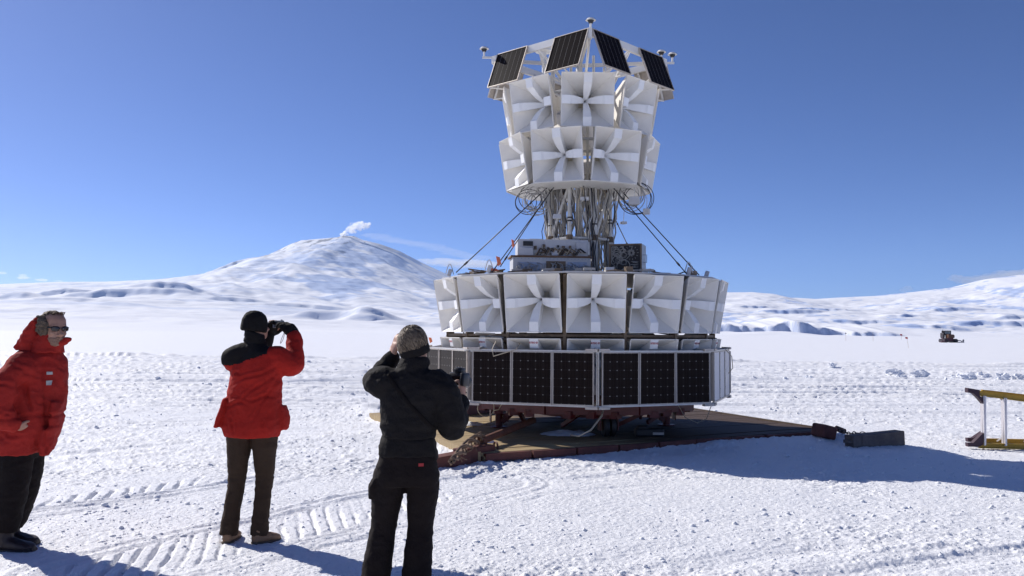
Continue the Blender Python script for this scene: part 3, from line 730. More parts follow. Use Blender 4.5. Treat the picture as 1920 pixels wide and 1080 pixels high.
m = MB(); m.cyl((0, 0, 0.62), (0, 0, 2.45), 0.55, 16); m.build('core_drum', TAPE, payload)

def to_local(v): return Matrix.Rotation(-TH0, 4, 'Z') @ (Vector(v) - Vector((PX, PY, 0)))
RZL = Matrix.Rotation(-TH0, 3, 'Z')
# lower crate with brown board and the flat white case above it
cx0, cy0 = to_local(at(1035, 490, 13.55)).xy
rotc = Matrix.Rotation(R(4), 3, 'Z')
def cb(m, dx, dy, z, s, bv=0.0): return m.box(Vector((cx0, cy0, z)) + rotc @ Vector((dx, dy, 0)), s, rotc, bv)
m = MB(); cb(m, 0, .25, 2.64, (1.2, .5, .27)); m.mi = 1
for i in range(22): cb(m, -.58 + i * .055, -.004, 2.755, (.016, .008, .012))
cb(m, -.36, -.006, 2.64, (.34, .01, .12)); m.mi = 2; cb(m, .06, -.006, 2.65, (.3, .012, .14)); m.mi = 1; cb(m, .39, -.006, 2.64, (.3, .012, .14))
m.mi = 3
for i in range(70):
    x = rc.uniform(-.55, .55); z = rc.uniform(2.55, 2.7)
    m.tube([Vector((cx0, cy0, z)) + rotc @ Vector((x, -.02, 0)), Vector((cx0, cy0, z - .03)) + rotc @ Vector((x + rc.uniform(-.08, .08), -.08, 0)), Vector((cx0, cy0, 2.5)) + rotc @ Vector((x + rc.uniform(-.12, .12), -.12, 0))], .007, 4)
m.build('electronics_crate', [FOAM, BLUEF, TAPE, GREYC], payload)
m = MB(); cb(m, .0, .25, 2.79, (1.27, .56, .022)); m.build('crate_board', PLYB, payload)
m = MB(); cb(m, .03, .28, 2.935, (1.10, .36, .26), .01); m.mi = 1; cb(m, .595, .28, 2.935, (.03, .30, .2)); m.mi = 0
cb(m, -.41, .06, 2.865, (.24, .1, .12), .008); m.mi = 2; cb(m, -.36, .09, 2.995, (.15, .02, .07)); m.mi = 0; cb(m, .05, .07, 2.85, (.1, .06, .08), .006); cb(m, .47, .08, 2.94, (.17, .05, .16), .006); cb(m, .06, .095, 2.99, (.34, .02, .13))
m.mi = 3
for i in range(30): m.mi = rc.choice((2, 3, 3, 4)); cb(m, rc.uniform(-.26, .36), .075, rc.uniform(2.82, 2.96), (rc.uniform(.015, .05), .04, rc.uniform(.015, .05)))
for i in range(24):
    x = rc.uniform(-.25, .4); m.mi = rc.choice((2, 3, 4)); m.tube([Vector((cx0, cy0, 2.82)) + rotc @ Vector((x, .06, 0)), Vector((cx0, cy0, 2.92)) + rotc @ Vector((x + .05, .02, 0)), Vector((cx0, cy0, 2.86)) + rotc @ Vector((x + .14, .05, 0))], .008, 5)
m.mi = 1
for s in (-.32, .26): m.beam(Vector((cx0, cy0, 3.075)) + rotc @ Vector((s, .25, 0)), Vector((cx0, cy0, 3.075)) + rotc @ Vector((s + .2, .25, 0)), .04, .02)
m.build('instrument_case', [FOAM, ALU, BLACK, TAPE, TANC], payload)

# black box with a white swirl drawing on its front
bx0 = to_local(at(1182, 512, 13.35)); S = 0.50
bxm = Matrix.Translation((bx0.x, bx0.y + .25, 2.48 + S / 2)) @ Matrix.Rotation(R(-19), 4, 'Z')
BOXG = mat('box_side', (0.42, 0.45, 0.46), 0.4, metal=0.3, var=0.3, vscale=9)
BOXB = mat('box_black', (0.025, 0.02, 0.018), 0.6, var=0.4, vscale=12); CHALK = mat('chalk_line', (0.40, 0.38, 0.34), 0.8, var=0.4, vscale=30)
m = MB(); m.box((0, 0, 0), (S, .42, S), bevel=.006); m.mi = 1
m.box((0, -.213, 0), (S - .05, .006, S - .05)); m.mi = 2
for s in (-1, 1): m.box((s * (S / 2 - .012), -.214, 0), (.024, .012, S)); m.box((0, -.214, s * (S / 2 - .012)), (S - .048, .012, .024))
m.mi = 0
m.tube([(S / 2, -.05, .09), (S / 2 + .05, -.05, .09), (S / 2 + .05, -.05, -.03), (S / 2, -.05, -.03)], .006, 6); m.tube([(-S / 2, -.1, .08), (-S / 2 - .04, -.1, .08), (-S / 2 - .04, -.1, -.04), (-S / 2, -.1, -.04)], .006, 6)
box = m.build('painted_box', [BOXG, BOXB, TAPE], payload); box.matrix_local = bxm
m = MB(); ra = random.Random(12)
def stroke(pts, w_=.006):
    m.tube([(x, -.217, z) for x, z in pts], [w_ * (0.5 + math.sin(math.pi * i / (len(pts) - 1))) for i in range(len(pts))], 4)
for i in range(9):       # petals of a dark rosette
    a = i * 2 * math.pi / 9; c0 = (.09, .11); stroke([(c0[0] + math.cos(a + t) * (.018 + .045 * t), c0[1] + math.sin(a + t) * (.018 + .045 * t)) for t in (0, .3, .6, .9)], .007)
for i in range(14):
    a = i * 2 * math.pi / 14; stroke([(.09 + math.cos(a) * r_, .11 + math.sin(a) * r_) for r_ in (.085, .1, .115)], .003)
for i in range(34):      # flowing curls
    x, z = ra.uniform(-.2, .04), ra.uniform(-.02, .2); a = ra.uniform(0, 6.28); pts = []
    for j in range(9):
        pts.append((max(-.21, min(.21, x)), max(-.21, min(.21, z)))); a += ra.uniform(.1, .75); x += math.cos(a) * .022; z += math.sin(a) * .022
    stroke(pts, .0045)
stroke([(-.03 + .1 * math.cos(a), -.09 + .1 * math.sin(a)) for a in [i * .35 for i in range(-1, 11)]], .006)
stroke([(-.02 + .035 * math.cos(a), -.04 + .05 * math.sin(a)) for a in [i * .4 for i in range(-2, 10)]], .006)
for i in range(9): stroke([(-.13 + .03 * i * .7, -.2 + .004 * i), (-.06 + .026 * i, -.15 + .006 * i), (.03 + .018 * i, -.09 - .004 * i)], .004)
for i in range(8): stroke([(.09 + ra.uniform(-.03, .03), -.02 - i * .024), (.14, -.02 - i * .024 + ra.uniform(-.02, .02)), (.2, -.03 - i * .022)], .005)
for i in range(8): stroke([(-.2, -.1 - i * .014), (-.17, -.08 - i * .014), (-.14, -.09 - i * .016)], .004)
d = m.build('swirl_drawing', CHALK, payload); d.parent = box
# clutter on the deck edge: lugs, loops, ribbons
for (px, Yd) in ((843, 13.6), (917, 12.75), (1292, 12.9), (1325, 13.6)):
    p = to_local(at(px, 512, Yd)); z = 2.48; m = MB(); q = Vector((p.x, p.y, z))
    m.box(q + Vector((0, 0, .055)), (.06, .05, .11), Matrix.Rotation(.3, 3, 'Y'), .008)
    if px != 1325: m.tube([q + Vector((-.06 + .12 * i / 8, .02, .03 + .16 * math.sin(math.pi * i / 8))) for i in range(9)], .008, 6)
    m.build('cable_lug', FOAM, payload)
m = MB()
for k in range(40):
    a = R(rc.uniform(-75, 60)); r0 = rc.uniform(1.5, 2.1); p = up(r0, a, 2.485); m.mi = rc.choice((0, 1, 2))
    m.tube([p, p + Vector((rc.uniform(-.2, .2), rc.uniform(-.1, .1), rc.uniform(0.0, .07))), p + Vector((rc.uniform(-.4, .4), rc.uniform(-.1, .1), .01))], .01, 5)
    if k % 2 == 0: m.box(p + Vector((0, 0, .03)), (rc.uniform(.05, .2), rc.uniform(.05, .1), rc.uniform(.03, .09)), Matrix.Rotation(a, 3, 'Z'))
o = m.build('deck_wiring', [GREYC, ALU, TAPE], payload); o['kind'] = 'stuff'
# guy lines from the tower top to the deck edge
def guy(p1, p2, r=.0085):
    m = MB(); a, b = to_local(p1), to_local(p2); m.tube([a, b], r, 6)
    for t, l in ((.88, .07), (.2, .03)):
        c = a.lerp(b, t); dd = (b - a).normalized(); m.tube([c, c + dd * l], r * 1.9, 6)
    m.build('guy_line', DARKC, payload, smooth=True)
for a_, b_ in (((1030, 348, 13.9), (855, 511, 13.5)), ((1038, 352, 13.8), (922, 511, 12.7)), ((1150, 352, 13.9), (1287, 513, 12.8)), ((1158, 350, 14.1), (1311, 516, 13.4)), ((1152, 408, 14.9), (1178, 462, 16.2)), ((1094, 345, 13.7), (1112, 508, 12.3))):
    guy(at(*a_), at(*b_))
guy(at(1036, 352, 14.0), at(938, 500, 13.0), .008)
m = MB()
for (px, py, w2, h2) in ((962, 457, 3, 14), (935, 490, 5, 16), (926, 506, 10, 5), (807, 638, 4, 10)):
    p = to_local(at(px, py, 12.75 if py < 600 else 14.2)); k = 12.9 / F
    m.add([p + Vector((-w2 * k, 0, h2 * k * .6)), p + Vector((w2 * k * .4, .02, h2 * k * .5)), p + Vector((w2 * k, .01, -h2 * k * .3)), p + Vector((-w2 * k * .2, -.01, -h2 * k * .6))], [(0, 1, 2, 3)])
o = m.build('orange_ribbon', ORANGE, payload); sd = o.modifiers.new('t', 'SOLIDIFY'); sd.thickness = .006
# loops hanging under the skirt
m = MB()
a_ = to_local(at(911, 765, 13.2)); m.ring(a_, .125, .007, 30, 5, (.2, -1, .1))
m.tube([to_local(at(925, 770, 13.2)), to_local(at(935, 768, 13.2)), to_local(at(944, 752, 13))], .007, 5)
m.tube([to_local(at(1133, 760, 12.6)), to_local(at(1128, 780, 12.4)), to_local(at(1108, 806, 12.2)), to_local(at(1085, 818, 12.0)), to_local(at(1070, 816, 12.2))], .013, 6)
m.tube([to_local(at(1272, 760, 13.4)), to_local(at(1285, 783, 13.5)), to_local(at(1308, 793, 13.6)), to_local(at(1325, 785, 13.6)), to_local(at(1335, 757, 13.4))], .006, 5)
m.tube([to_local(at(1360, 655, 14)), to_local(at(1372, 668, 14.1)), to_local(at(1374, 690, 14.1)), to_local(at(1366, 700, 14.1))], .007, 5)
m.tube([to_local(at(977, 640, 12.6)), to_local(at(968, 655, 12.3)), to_local(at(925, 668, 12.25)), to_local(at(923, 655, 12.4)), to_local(at(930, 640, 12.5))], .007, 5)
m.build('hanging_cable', TANC, payload, smooth=True)

# ================================================================= red cart under the payload
cart = empty('steel_cart', (PX + .1, PY + .1, 0.1), R(10)); tag(cart, 'red steel cart on rubber wheels carrying the payload over the planks', 'cart')
cc = [dr(R(90 * k)) * 1.4 for k in range(4)]
m = MB()
for k in range(4):
    A, B = cc[k], cc[(k + 1) % 4]; z = Vector((0, 0, .44)); m.beam(A + z, B + z, .10, .22); m.beam(A + z, -A + z, .09, .2); m.beam(A * .6 + z, B * .6 + z, .08, .24); m.beam(A.lerp(B, .5) + z, -A.lerp(B, .5) + z, .08, .2)
    m.beam(A.lerp(B, .5) + Vector((0, 0, .40)), A * .95 + Vector((0, 0, .2)), .03, .05)
    for t in (.3, .5, .7): m.box(A.lerp(B, t) + Vector((0, 0, .46)), (.14, .14, .12), Matrix.Rotation(R(90 * k + 45), 3, 'Z'))
m.prism([(1.75 * math.cos(R(45 * q + 12)), 1.75 * math.sin(R(45 * q + 12))) for q in range(8)], .50, .56)  # added plate, keeps sky and bounce light out from under the payload
for q in range(8):
    A_, B_ = [Vector((1.75 * math.cos(R(45 * (q + j) + 12)), 1.75 * math.sin(R(45 * (q + j) + 12)), .43)) for j in (0, 1)]
    m.beam(A_, B_, .07, .17); m.beam(A_ * .5 + Vector((0, 0, .2)), A_, .08, .16); m.beam(A_.lerp(B_, .5) + Vector((0, 0, .06)), Vector((A_.x * .6, A_.y * .6, .12)), .05, .06)
    for t in (.25, .5, .75): m.box(A_.lerp(B_, t) * 1.0 - Vector((0, 0, .09)), (.13, .13, .10), Matrix.Rotation(R(45 * q), 3, 'Z'))
m.cyl((0, 0, .22), (0, 0, .50), .75, 24)
m.build('cart_frame', REDST, cart)
for k in range(4):
    A = cc[k]; m = MB(); m.box(A + Vector((0, 0, .40)), (.30, .30, .24)); m.beam(A * .75 + Vector((0, 0, .36)), A * .97 + Vector((0, 0, .1)), .10, .08); m.box(A + Vector((0, 0, .33)), (.26, .16, .05)); 
    for s in (-1, 1): m.box(A + Vector((s * .135, 0, .22)), (.016, .13, .24))
    leg = m.build('leg', REDST, cart)
    m = MB()
    if k: m.cyl(A + Vector((0, 0, 0)), A + Vector((0, 0, .34)), .06, 12); m.cyl(A, A + Vector((0, 0, .03)), .14, 16); m.build('jack_foot', REDST, cart); continue
    for s in (-1, 1): 
        m.mi = 0; m.loft([(A + Vector((s * .05 + dx, 0, .165)), (0, r_, 0), (0, 0, r_)) for dx, r_ in ((-.042, .12), (-.035, .155), (.0, .165), (.035, .155), (.042, .12))], 24); m.mi = 1; m.cyl(A + Vector((s * .05 - .046, 0, .165)), A + Vector((s * .05 + .046, 0, .165)), .07, 16)
    m.build('wheel', [BLACK, REDST], cart, smooth=True, autosmooth=40)

# ================================================================= wooden platform on the snow
WOODM = bpy.data.materials.new('plywood'); WOODM.use_nodes = True
_n = WOODM.node_tree; _N = _n.nodes; _L = _n.links; _b = _N['Principled BSDF']; _b.inputs['Roughness'].default_value = .75
_tc = _N.new('ShaderNodeTexCoord'); _mp = _N.new('ShaderNodeMapping'); _mp.inputs['Scale'].default_value = (0.7, 9, 1)
_nz = _N.new('ShaderNodeTexNoise'); _nz.inputs['Scale'].default_value = 3; _nz.inputs['Detail'].default_value = 8; _nz.inputs['Roughness'].default_value = .7
_L.new(_tc.outputs['Object'], _mp.inputs[0]); _L.new(_mp.outputs[0], _nz.inputs['Vector'])
_r = _N.new('ShaderNodeValToRGB'); _r.color_ramp.elements[0].position = .3; _r.color_ramp.elements[1].position = .7
_r.color_ramp.elements[0].color = (.23, .15, .07, 1); _r.color_ramp.elements[1].color = (.50, .385, .205, 1)
_L.new(_nz.outputs['Fac'], _r.inputs[0])
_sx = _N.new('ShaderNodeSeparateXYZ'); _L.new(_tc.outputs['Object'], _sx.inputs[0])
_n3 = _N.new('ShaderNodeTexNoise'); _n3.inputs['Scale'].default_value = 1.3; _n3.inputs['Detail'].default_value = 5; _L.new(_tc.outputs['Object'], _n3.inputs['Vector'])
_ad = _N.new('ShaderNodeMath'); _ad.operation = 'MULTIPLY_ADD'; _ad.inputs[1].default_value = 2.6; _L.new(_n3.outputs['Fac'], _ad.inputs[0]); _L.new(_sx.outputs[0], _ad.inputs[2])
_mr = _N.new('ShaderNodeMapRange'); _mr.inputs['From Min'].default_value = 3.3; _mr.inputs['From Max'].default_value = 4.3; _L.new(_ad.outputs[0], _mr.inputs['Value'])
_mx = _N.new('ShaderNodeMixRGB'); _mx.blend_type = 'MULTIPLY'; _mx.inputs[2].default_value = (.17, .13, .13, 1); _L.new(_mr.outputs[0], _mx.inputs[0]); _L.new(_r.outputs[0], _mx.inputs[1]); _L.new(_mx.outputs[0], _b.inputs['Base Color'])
REDWOOD = mat('stained_timber', (0.17, 0.05, 0.035), .7, var=.5, vscale=6)
ZT = 0.115
cF, cR_ = gnd(905, 849, ZT), gnd(1548, 806, ZT)
exd = (cR_ - cF).normalized(); eyd = Vector((-exd.y, exd.x, 0)); WX = (cR_ - cF).length; WY = 5.6
plat = empty('wooden_platform', (cF.x, cF.y, 0), math.atan2(exd.y, exd.x)); tag(plat, 'weathered wooden deck of long planks lying on the snow under the payload', 'platform')
rp = random.Random(8); y = 0; m = MB()
while y < WY - .05:
    w_ = .29; xa, xb = .114 * y + rp.uniform(-.03, .03), WX + .155 * y + rp.uniform(-.03, .05); m.box(((xa + xb) / 2, y + w_ / 2, ZT - .022 + rp.uniform(-.004, .004)), (xb - xa, w_ - .012, .044), Matrix.Rotation(R(rp.uniform(-.12, .12)), 3, 'Z')); y += w_
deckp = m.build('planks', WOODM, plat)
m = MB()
for i in range(9):
    x0, x1 = WX * i / 9, WX * (i + 1) / 9
    m.box(((x0 + x1) / 2, -.045 + rp.uniform(-.015, .015), ZT - .055), (x1 - x0 - .03, .07, .10 + rp.uniform(-.015, .015)), Matrix.Rotation(R(rp.uniform(-1, 1)), 3, 'Z'))
m.build('edge_timber', REDWOOD, plat)
m = MB()
for x, sk in ((.06, .114), (WX * .5, .13), (WX - .06, .155)): m.beam((x, -.05, ZT - .10), (x + sk * WY, WY - .05, ZT - .10), .12, .11)
m.beam((-.06, 0, ZT - .05), (-.06 + .114 * WY, WY, ZT - .05), .07, .13); m.beam((WX + .1, 0, ZT - .05), (WX + .1 + .155 * WY, WY, ZT - .05), .07, .12)
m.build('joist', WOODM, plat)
# snow trodden onto the planks
def patch(px, py, rx, ry, hgt, seed, label):
    g = gnd(px, py, ZT); n = 26; m = MB(); rs = random.Random(seed)
    vs = [Vector((0, 0, hgt))]; fs = []
    for j in range(1, 6):
        for i in range(n):
            a = 2 * math.pi * i / n; t = j / 5; k = 1 + .45 * mnoise.noise(Vector((math.cos(a) * 1.6, math.sin(a) * 1.6, seed)))
            h_ = hgt * (1 - t ** 2) * (0.6 + .8 * mnoise.noise(Vector((math.cos(a) * t * 4, math.sin(a) * t * 4, seed + 9.0))) + .3); vs.append(Vector((math.cos(a) * rx * t * k, math.sin(a) * ry * t * k, max(0, h_) if j < 5 else -.01)))
    for i in range(n): fs.append((0, 1 + i, 1 + (i + 1) % n))
    for j in range(4):
        for i in range(n): a = 1 + j * n + i; b = 1 + j * n + (i + 1) % n; fs.append((a, a + n, b + n, b))
    m.add(vs, fs); o = m.build('snow_patch', SNOW, None, smooth=True); o.location = (g.x, g.y, ZT); tag(o, label, 'snow patch', 'snow lying on the planks')
patch(1065, 815, .45, .16, .07, 3, 'rumpled patch of snow on the planks in front of the cart wheel')
patch(880, 797, .28, .14, .06, 5, 'grey heap of snow on the planks beside the standing photographer')
patch(918, 830, .10, .05, .05, 6, 'small block of snow on the planks under the tow pole')
# red beam lying behind on the planks
a_, b_ = gnd(868, 778, ZT + .02), gnd(962, 764, ZT + .02); m = MB(); m.beam(Vector((0, 0, .12)), Vector((b_.x - a_.x, b_.y - a_.y, .12)), .12, .22)
o = m.build('steel_beam', REDST); o.location = (a_.x, a_.y, ZT); tag(o, 'dark red steel beam lying on the planks left of the cart', 'beam')
# dark tool bag by the wheel
g = gnd(1217, 818, ZT); m = MB(); m.box((0, 0, .06), (.42, .2, .12), None, .03); m.box((-.1, 0, .13), (.16, .16, .05), None, .02); m.mi = 1; m.box((.12, -.103, .05), (.16, .01, .035))
o = m.build('tool_bag', [BLACK, GREYC]); o.location = (g.x, g.y, ZT); tag(o, 'black tool bag with a grey tag on the shaded planks', 'bag')

# tow pole, chain and anchors
RUST = mat('rusty_steel', (0.20, 0.075, 0.045), .65, var=.5, vscale=14); CHAINM = mat('chain_steel', (0.16, .12, .10), .5, metal=.6, var=.4, vscale=30); ROPE = mat('brown_rope', (0.22, .14, .09), .9, var=.5, vscale=40)
p0, p1 = at(1000, 788, 13.3), gnd(905, 826, .22); m = MB(); m.cyl(p0, p1, .05, 12); d_ = (p1 - p0).normalized(); m.cyl(p1, p1 + d_ * .12, .075, 12); m.ring(p1 + Vector((.17, .05, -.1)), .075, .014, 20, 6, (1, .4, 0))
o = m.build('tow_pole', RUST, smooth=True, autosmooth=40); tag(o, 'rusty red tow pole reaching from the cart down to the front corner', 'tow pole')
q0, q1 = p1 + d_ * .06, gnd(846, 866, .16); m = MB(); rr_ = random.Random(4)
for s in range(4):
    pts = []
    for i in range(14):
        t = i / 13; p = q0.lerp(q1, t) + Vector((0, 0, .06 * (1 - t) + .05 * math.sin(math.pi * t) * (s % 2))) ; a = t * 14 + s * 1.57; w_ = .05 * (1 - .5 * t)
        pts.append(p + Vector((math.cos(a) * w_, math.sin(a) * w_ * .5, math.sin(a) * w_)))
    m.tube(pts, .017, 6)
for i in range(9): 
    t = i / 10; p = q0.lerp(q1, t); m.tube([p + Vector((0, 0, .03)), p + Vector((rr_.uniform(-.05, .05), -.03, -.01)), p + Vector((rr_.uniform(-.09, .09), -.03, -.05))], .006, 4)
m.build('tow_rope', ROPE, smooth=True); tag(bpy.data.objects['tow_rope'], 'twisted brown rope tying the tow pole to the red timber sled', 'rope')
def chain(name, pts, link, label):
    m = MB(); P = [Vector(p) for p in pts]; segs = [(P[i + 1] - P[i]).length for i in range(len(P) - 1)]; tot = sum(segs); n = int(tot / (link * 1.35)); 
    for i in range(n):
        s = tot * (i + .5) / n; k = 0
        while s > segs[k]: s -= segs[k]; k += 1
        c = P[k].lerp(P[k + 1], s / segs[k]); t = (P[k + 1] - P[k]).normalized(); sd = t.cross(Vector((0, 0, 1))).normalized(); u_ = sd if i % 2 else sd.cross(t)
        m.tube([c + t * math.cos(a) * link * .85 + u_ * math.sin(a) * link * .5 for a in [j * math.pi / 5 for j in range(11)]], link * .16, 5, cap=False)
    o = m.build(name, CHAINM, smooth=True); tag(o, label, 'chain'); return o
chain('chain', [at(905, 832, q0.y - .1), at(875, 858, 11.5), at(846, 872, 11.2)], .045, 'steel chain hanging beside the brown rope at the front corner')
g0, g1 = gnd(790, 880, 0), gnd(928, 862, 0); m = MB(); L_ = (g1 - g0).length
m.box((L_ * .28, .0, .07), (L_ * .62, .2, .15), Matrix.Rotation(R(-3), 3, 'Y'), .012); m.box((L_ * .75, .06, .10), (L_ * .52, .17, .19), Matrix.Rotation(R(6), 3, 'Z'), .012)
o = m.build('timber_sled', REDWOOD); o.location = (g0.x, g0.y, gz(*g0.xy) - .01); o.rotation_euler = (0, 0, math.atan2(g1.y - g0.y, g1.x - g0.x)); tag(o, 'dark red timber sled half sunk in snow at the near corner', 'timber sled')
GREYT = mat('grey_timber', (0.20, 0.155, 0.13), .8, var=.4, vscale=8)
g0, g1 = gnd(1592, 838, 0), gnd(1688, 834, 0); m = MB(); L_ = (g1 - g0).length
m.box((L_ / 2, 0, .105), (L_, .2, .21), Matrix.Rotation(R(-3), 3, 'Y'), .012); m.cyl((.0, 0, .08), (.0, 0, .12), .08, 12); m.box((L_ * .17, -.103, .1), (.02, .01, .19))
o = m.build('timber_block', GREYT); o.location = (g0.x, g0.y, gz(*g0.xy) - .02); o.rotation_euler = (0, 0, math.atan2(g1.y - g0.y, g1.x - g0.x)); tag(o, 'grey weathered timber block on the snow right of the platform', 'timber block')
chain('chain', [at(1572, 805, 13.8), at(1590, 813, 13.5), at(1605, 812, 13.3), at(1632, 814, 13.2)], .05, 'rusty chain from the right platform corner to the grey block')
m = MB(); a_, b_ = at(1568, 803, 13.9), at(1583, 809, 13.75); m.cyl(a_, b_, .045, 10); o = m.build('steel_hook', RUST, smooth=True, autosmooth=40); tag(o, 'short rusty pipe end holding the chain above the snow', 'tow hook')
g = gnd(1545, 828, 0); m = MB(); m.box((0, 0, .09), (.26, .3, .2), Matrix.Rotation(R(14), 3, 'Y'), .03); o = m.build('skid_block', REDWOOD); o.location = (g.x, g.y, gz(*g.xy)); o.rotation_euler = (0, 0, .3); tag(o, 'dark brown skid end jutting from the right platform corner', 'skid')

# ================================================================= step ladder on its side
YEL = mat('yellow_fibreglass', (0.50, 0.30, 0.02), .45, var=.2, vscale=12); LALU = mat('ladder_aluminium', (0.66, .63, .64), .35, metal=.5); PURP = mat('dark_rubber_foot', (0.045, .018, .03), .6)
gl = gnd(1815, 838, 0.02); LY = gl.y; lad = empty('step_ladder', (gl.x, LY, 0)); tag(lad, 'yellow fibreglass step ladder lying on its side on the snow', 'ladder')
def ll(px, py, dy=0.0): v = at(px, py, LY + dy); return v - Vector((gl.x, LY, 0))
kx = LY / F
def rail(a, b):
    m = MB(); d = b - a; m.beam(a, b, .03, .075); u_ = Vector((0, 0, 1)); 
    for s in (-1, 1): m.beam(a + Vector((0, -.022, s * .032)), b + Vector((0, -.022, s * .032)), .03, .012)
    return m.build('rail', YEL, lad)
rail(ll(1834, 737), ll(2150, 779)); rail(ll(1835, 835), ll(2150, 843)); rail(ll(1842, 826.5, .28), ll(2150, 833, .28)); rail(ll(1840, 735, .28), ll(2150, 770, .28))
for i, (px, y0, y1) in enumerate(((1845, 742, 834), (1884, 746, 835), (1935, 752, 836), (1985, 759, 837), (2035, 766, 838), (2085, 773, 839))):
    m = MB(); m.beam(ll(px, y0), ll(px, y1), .085, .02, up=(1, 0, 0)); m.beam(ll(px, y0), ll(px, y1), .02, .055, up=(1, 0, 0)); m.box(ll(px - 2.6, (y0 + y1) / 2), (.012, .1, (y1 - y0) * kx)); 
    m.build('rung', LALU, lad)
    m = MB(); m.beam(ll(px - 9, y0 + 1, .03), ll(px, y0 + 8, .03), .006, .02); m.beam(ll(px - 15, y1 - 8, .2), ll(px, y1 - 17, .02), .006, .022); m.build('brace', LALU, lad)
for (a, b, c) in (((1812, 732), (1836, 737), (1842, 757)),):
    m = MB(); P = [ll(1812, 727), ll(1834, 731), ll(1834, 742), ll(1842, 748), ll(1842, 758), ll(1831, 745), ll(1822, 737), ll(1812, 736)]
    n = len(P); vs = [p + Vector((0, -.045, 0)) for p in P] + [p + Vector((0, .045, 0)) for p in P]; m.add(vs, [tuple(range(n)), tuple(range(2 * n - 1, n - 1, -1))] + [(i, (i + 1) % n, n + (i + 1) % n, n + i) for i in range(n)]); m.build('rubber_foot', PURP, lad)
for (y0, dy) in ((833, 0), (824, .28)):
    m = MB(); P = [ll(1812, y0 - 3, dy), ll(1822, y0 - 3, dy), ll(1841, y0 - 22 + (6 if dy else 0), dy), ll(1841, y0 + 0, dy), ll(1833, y0 + 4, dy), ll(1813, y0 + 4, dy)]
    n = len(P); vs = [p + Vector((0, -.04, 0)) for p in P] + [p + Vector((0, .04, 0)) for p in P]; m.add(vs, [tuple(range(n)), tuple(range(2 * n - 1, n - 1, -1))] + [(i, (i + 1) % n, n + (i + 1) % n, n + i) for i in range(n)]); m.build('rubber_foot', PURP, lad)

# ================================================================= tractor far out on the shelf
g = gnd(1781, 642.3, 0); TD = g.y; tk = TD / F
trac = empty('tracked_tractor', (g.x, g.y, gz(g.x, g.y))); tag(trac, 'dark tracked tractor with a yellow hood towing a grader far across the snow', 'tractor')
TB = mat('tractor_black', (0.03, .022, .026), .5); TYE = mat('tractor_yellow', (0.10, .036, .012), .5); TG = mat('tractor_glass', (0.20, .22, .22), .1); TRD = mat('tractor_maroon', (.10, .025, .04), .5)
def tz(px, py, dy=0.0): return Vector(((px - 1781) * tk, dy, (642.3 - py) * tk))
def tbox(m, x0, x1, y0, y1, d0, d1, bv=.05): a, b = tz(x0, y1), tz(x1, y0); return m.box(((a.x + b.x) / 2, (d0 + d1) / 2, (a.z + b.z) / 2), (b.x - a.x, d1 - d0, b.z - a.z), None, bv)
for (x0, x1) in ((1767.6, 1774), (1785, 1792)):
    m = MB(); a, b = tz(x0, 642.3), tz(x1, 635.8); cxm = (a.x + b.x) / 2; wv = (b.x - a.x) / 2
    m.loft([(Vector((cxm - wv, .5, .45)), (0, 1.6, 0), (0, 0, .44), 3), (Vector((cxm + wv, .5, .45)), (0, 1.6, 0), (0, 0, .44), 3)], 24)
    for i in range(12): m.box((cxm, -1.0 + i * .27, .9), (wv * 2, .06, .04)); m.box((cxm, -1.08, .1 + .06 * i), (wv * 2, .05, .03))
    m.build('track', TB, trac)
m = MB(); tbox(m, 1773.5, 1785.5, 634, 639.5, -.6, 2.2); m.build('chassis', TRD, trac)
m = MB(); tbox(m, 1774, 1784.6, 627, 634, -1.2, .5, .12); m.mi = 1
for i in range(4): m.box(tz(1779.3, 629 + i * 1.2) + Vector((0, -1.21, 0)), (1.0, .03, .05))
m.build('hood', [TYE, TB], trac)
m = MB(); tbox(m, 1773, 1785.5, 619.8, 621, .4, 2.0, .03)
for x in (1773.6, 1785): tbox(m, x - .5, x + .5, 621, 627, .45, .6, .01); tbox(m, x - .5, x + .5, 621, 627, 1.8, 1.95, .01)
tbox(m, 1773, 1785.5, 626, 629, .4, 2.0, .02); tbox(m, 1778, 1781, 622.5, 627, 1.0, 1.4, .1); m.build('cab', TB, trac)
m = MB(); tbox(m, 1774.2, 1784.5, 621, 626, .5, .53, .0); tbox(m, 1774.2, 1784.5, 621, 626, 1.85, 1.88, .0); m.build('window', TG, trac)
m = MB(); tbox(m, 1768.5, 1772.5, 624, 634, .0, 1.6, .2); tbox(m, 1786, 1791, 627.5, 634, .0, 1.6, .25); m.build('fender', TB, trac)
m = MB(); p = tz(1769.3, 624); m.cyl(p + Vector((0, .3, 0)), p + Vector((0, .3, .75)), .07, 8); m.build('exhaust_pipe', TB, trac)
m = MB(); tbox(m, 1759, 1769, 640.2, 642, -1.6, -1.2, .03); m.beam(tz(1760, 636.5, -1.4), tz(1763, 640, -1.4), .15, .15); m.beam(tz(1763, 639.5, -1.4), tz(1769, 637, -1.0), .1, .1); m.build('blade', TRD, trac)
m = MB(); m.tube([tz(1792, 638.2, .5), tz(1802, 638.2, .5), tz(1805.5, 640, .5), tz(1806, 642, .5)], .1, 8); m.beam(tz(1793, 641.5, .5), tz(1808, 641.5, .5), .06, .18); m.beam(tz(1808.4, 636.5, .5), tz(1808.4, 642.2, .5), .25, .2); m.beam(tz(1806.5, 639.5, .5), tz(1809.5, 637, .5), .2, .25); m.build('grader', mat('grader_grey', (.25, .25, .28), .5), trac)

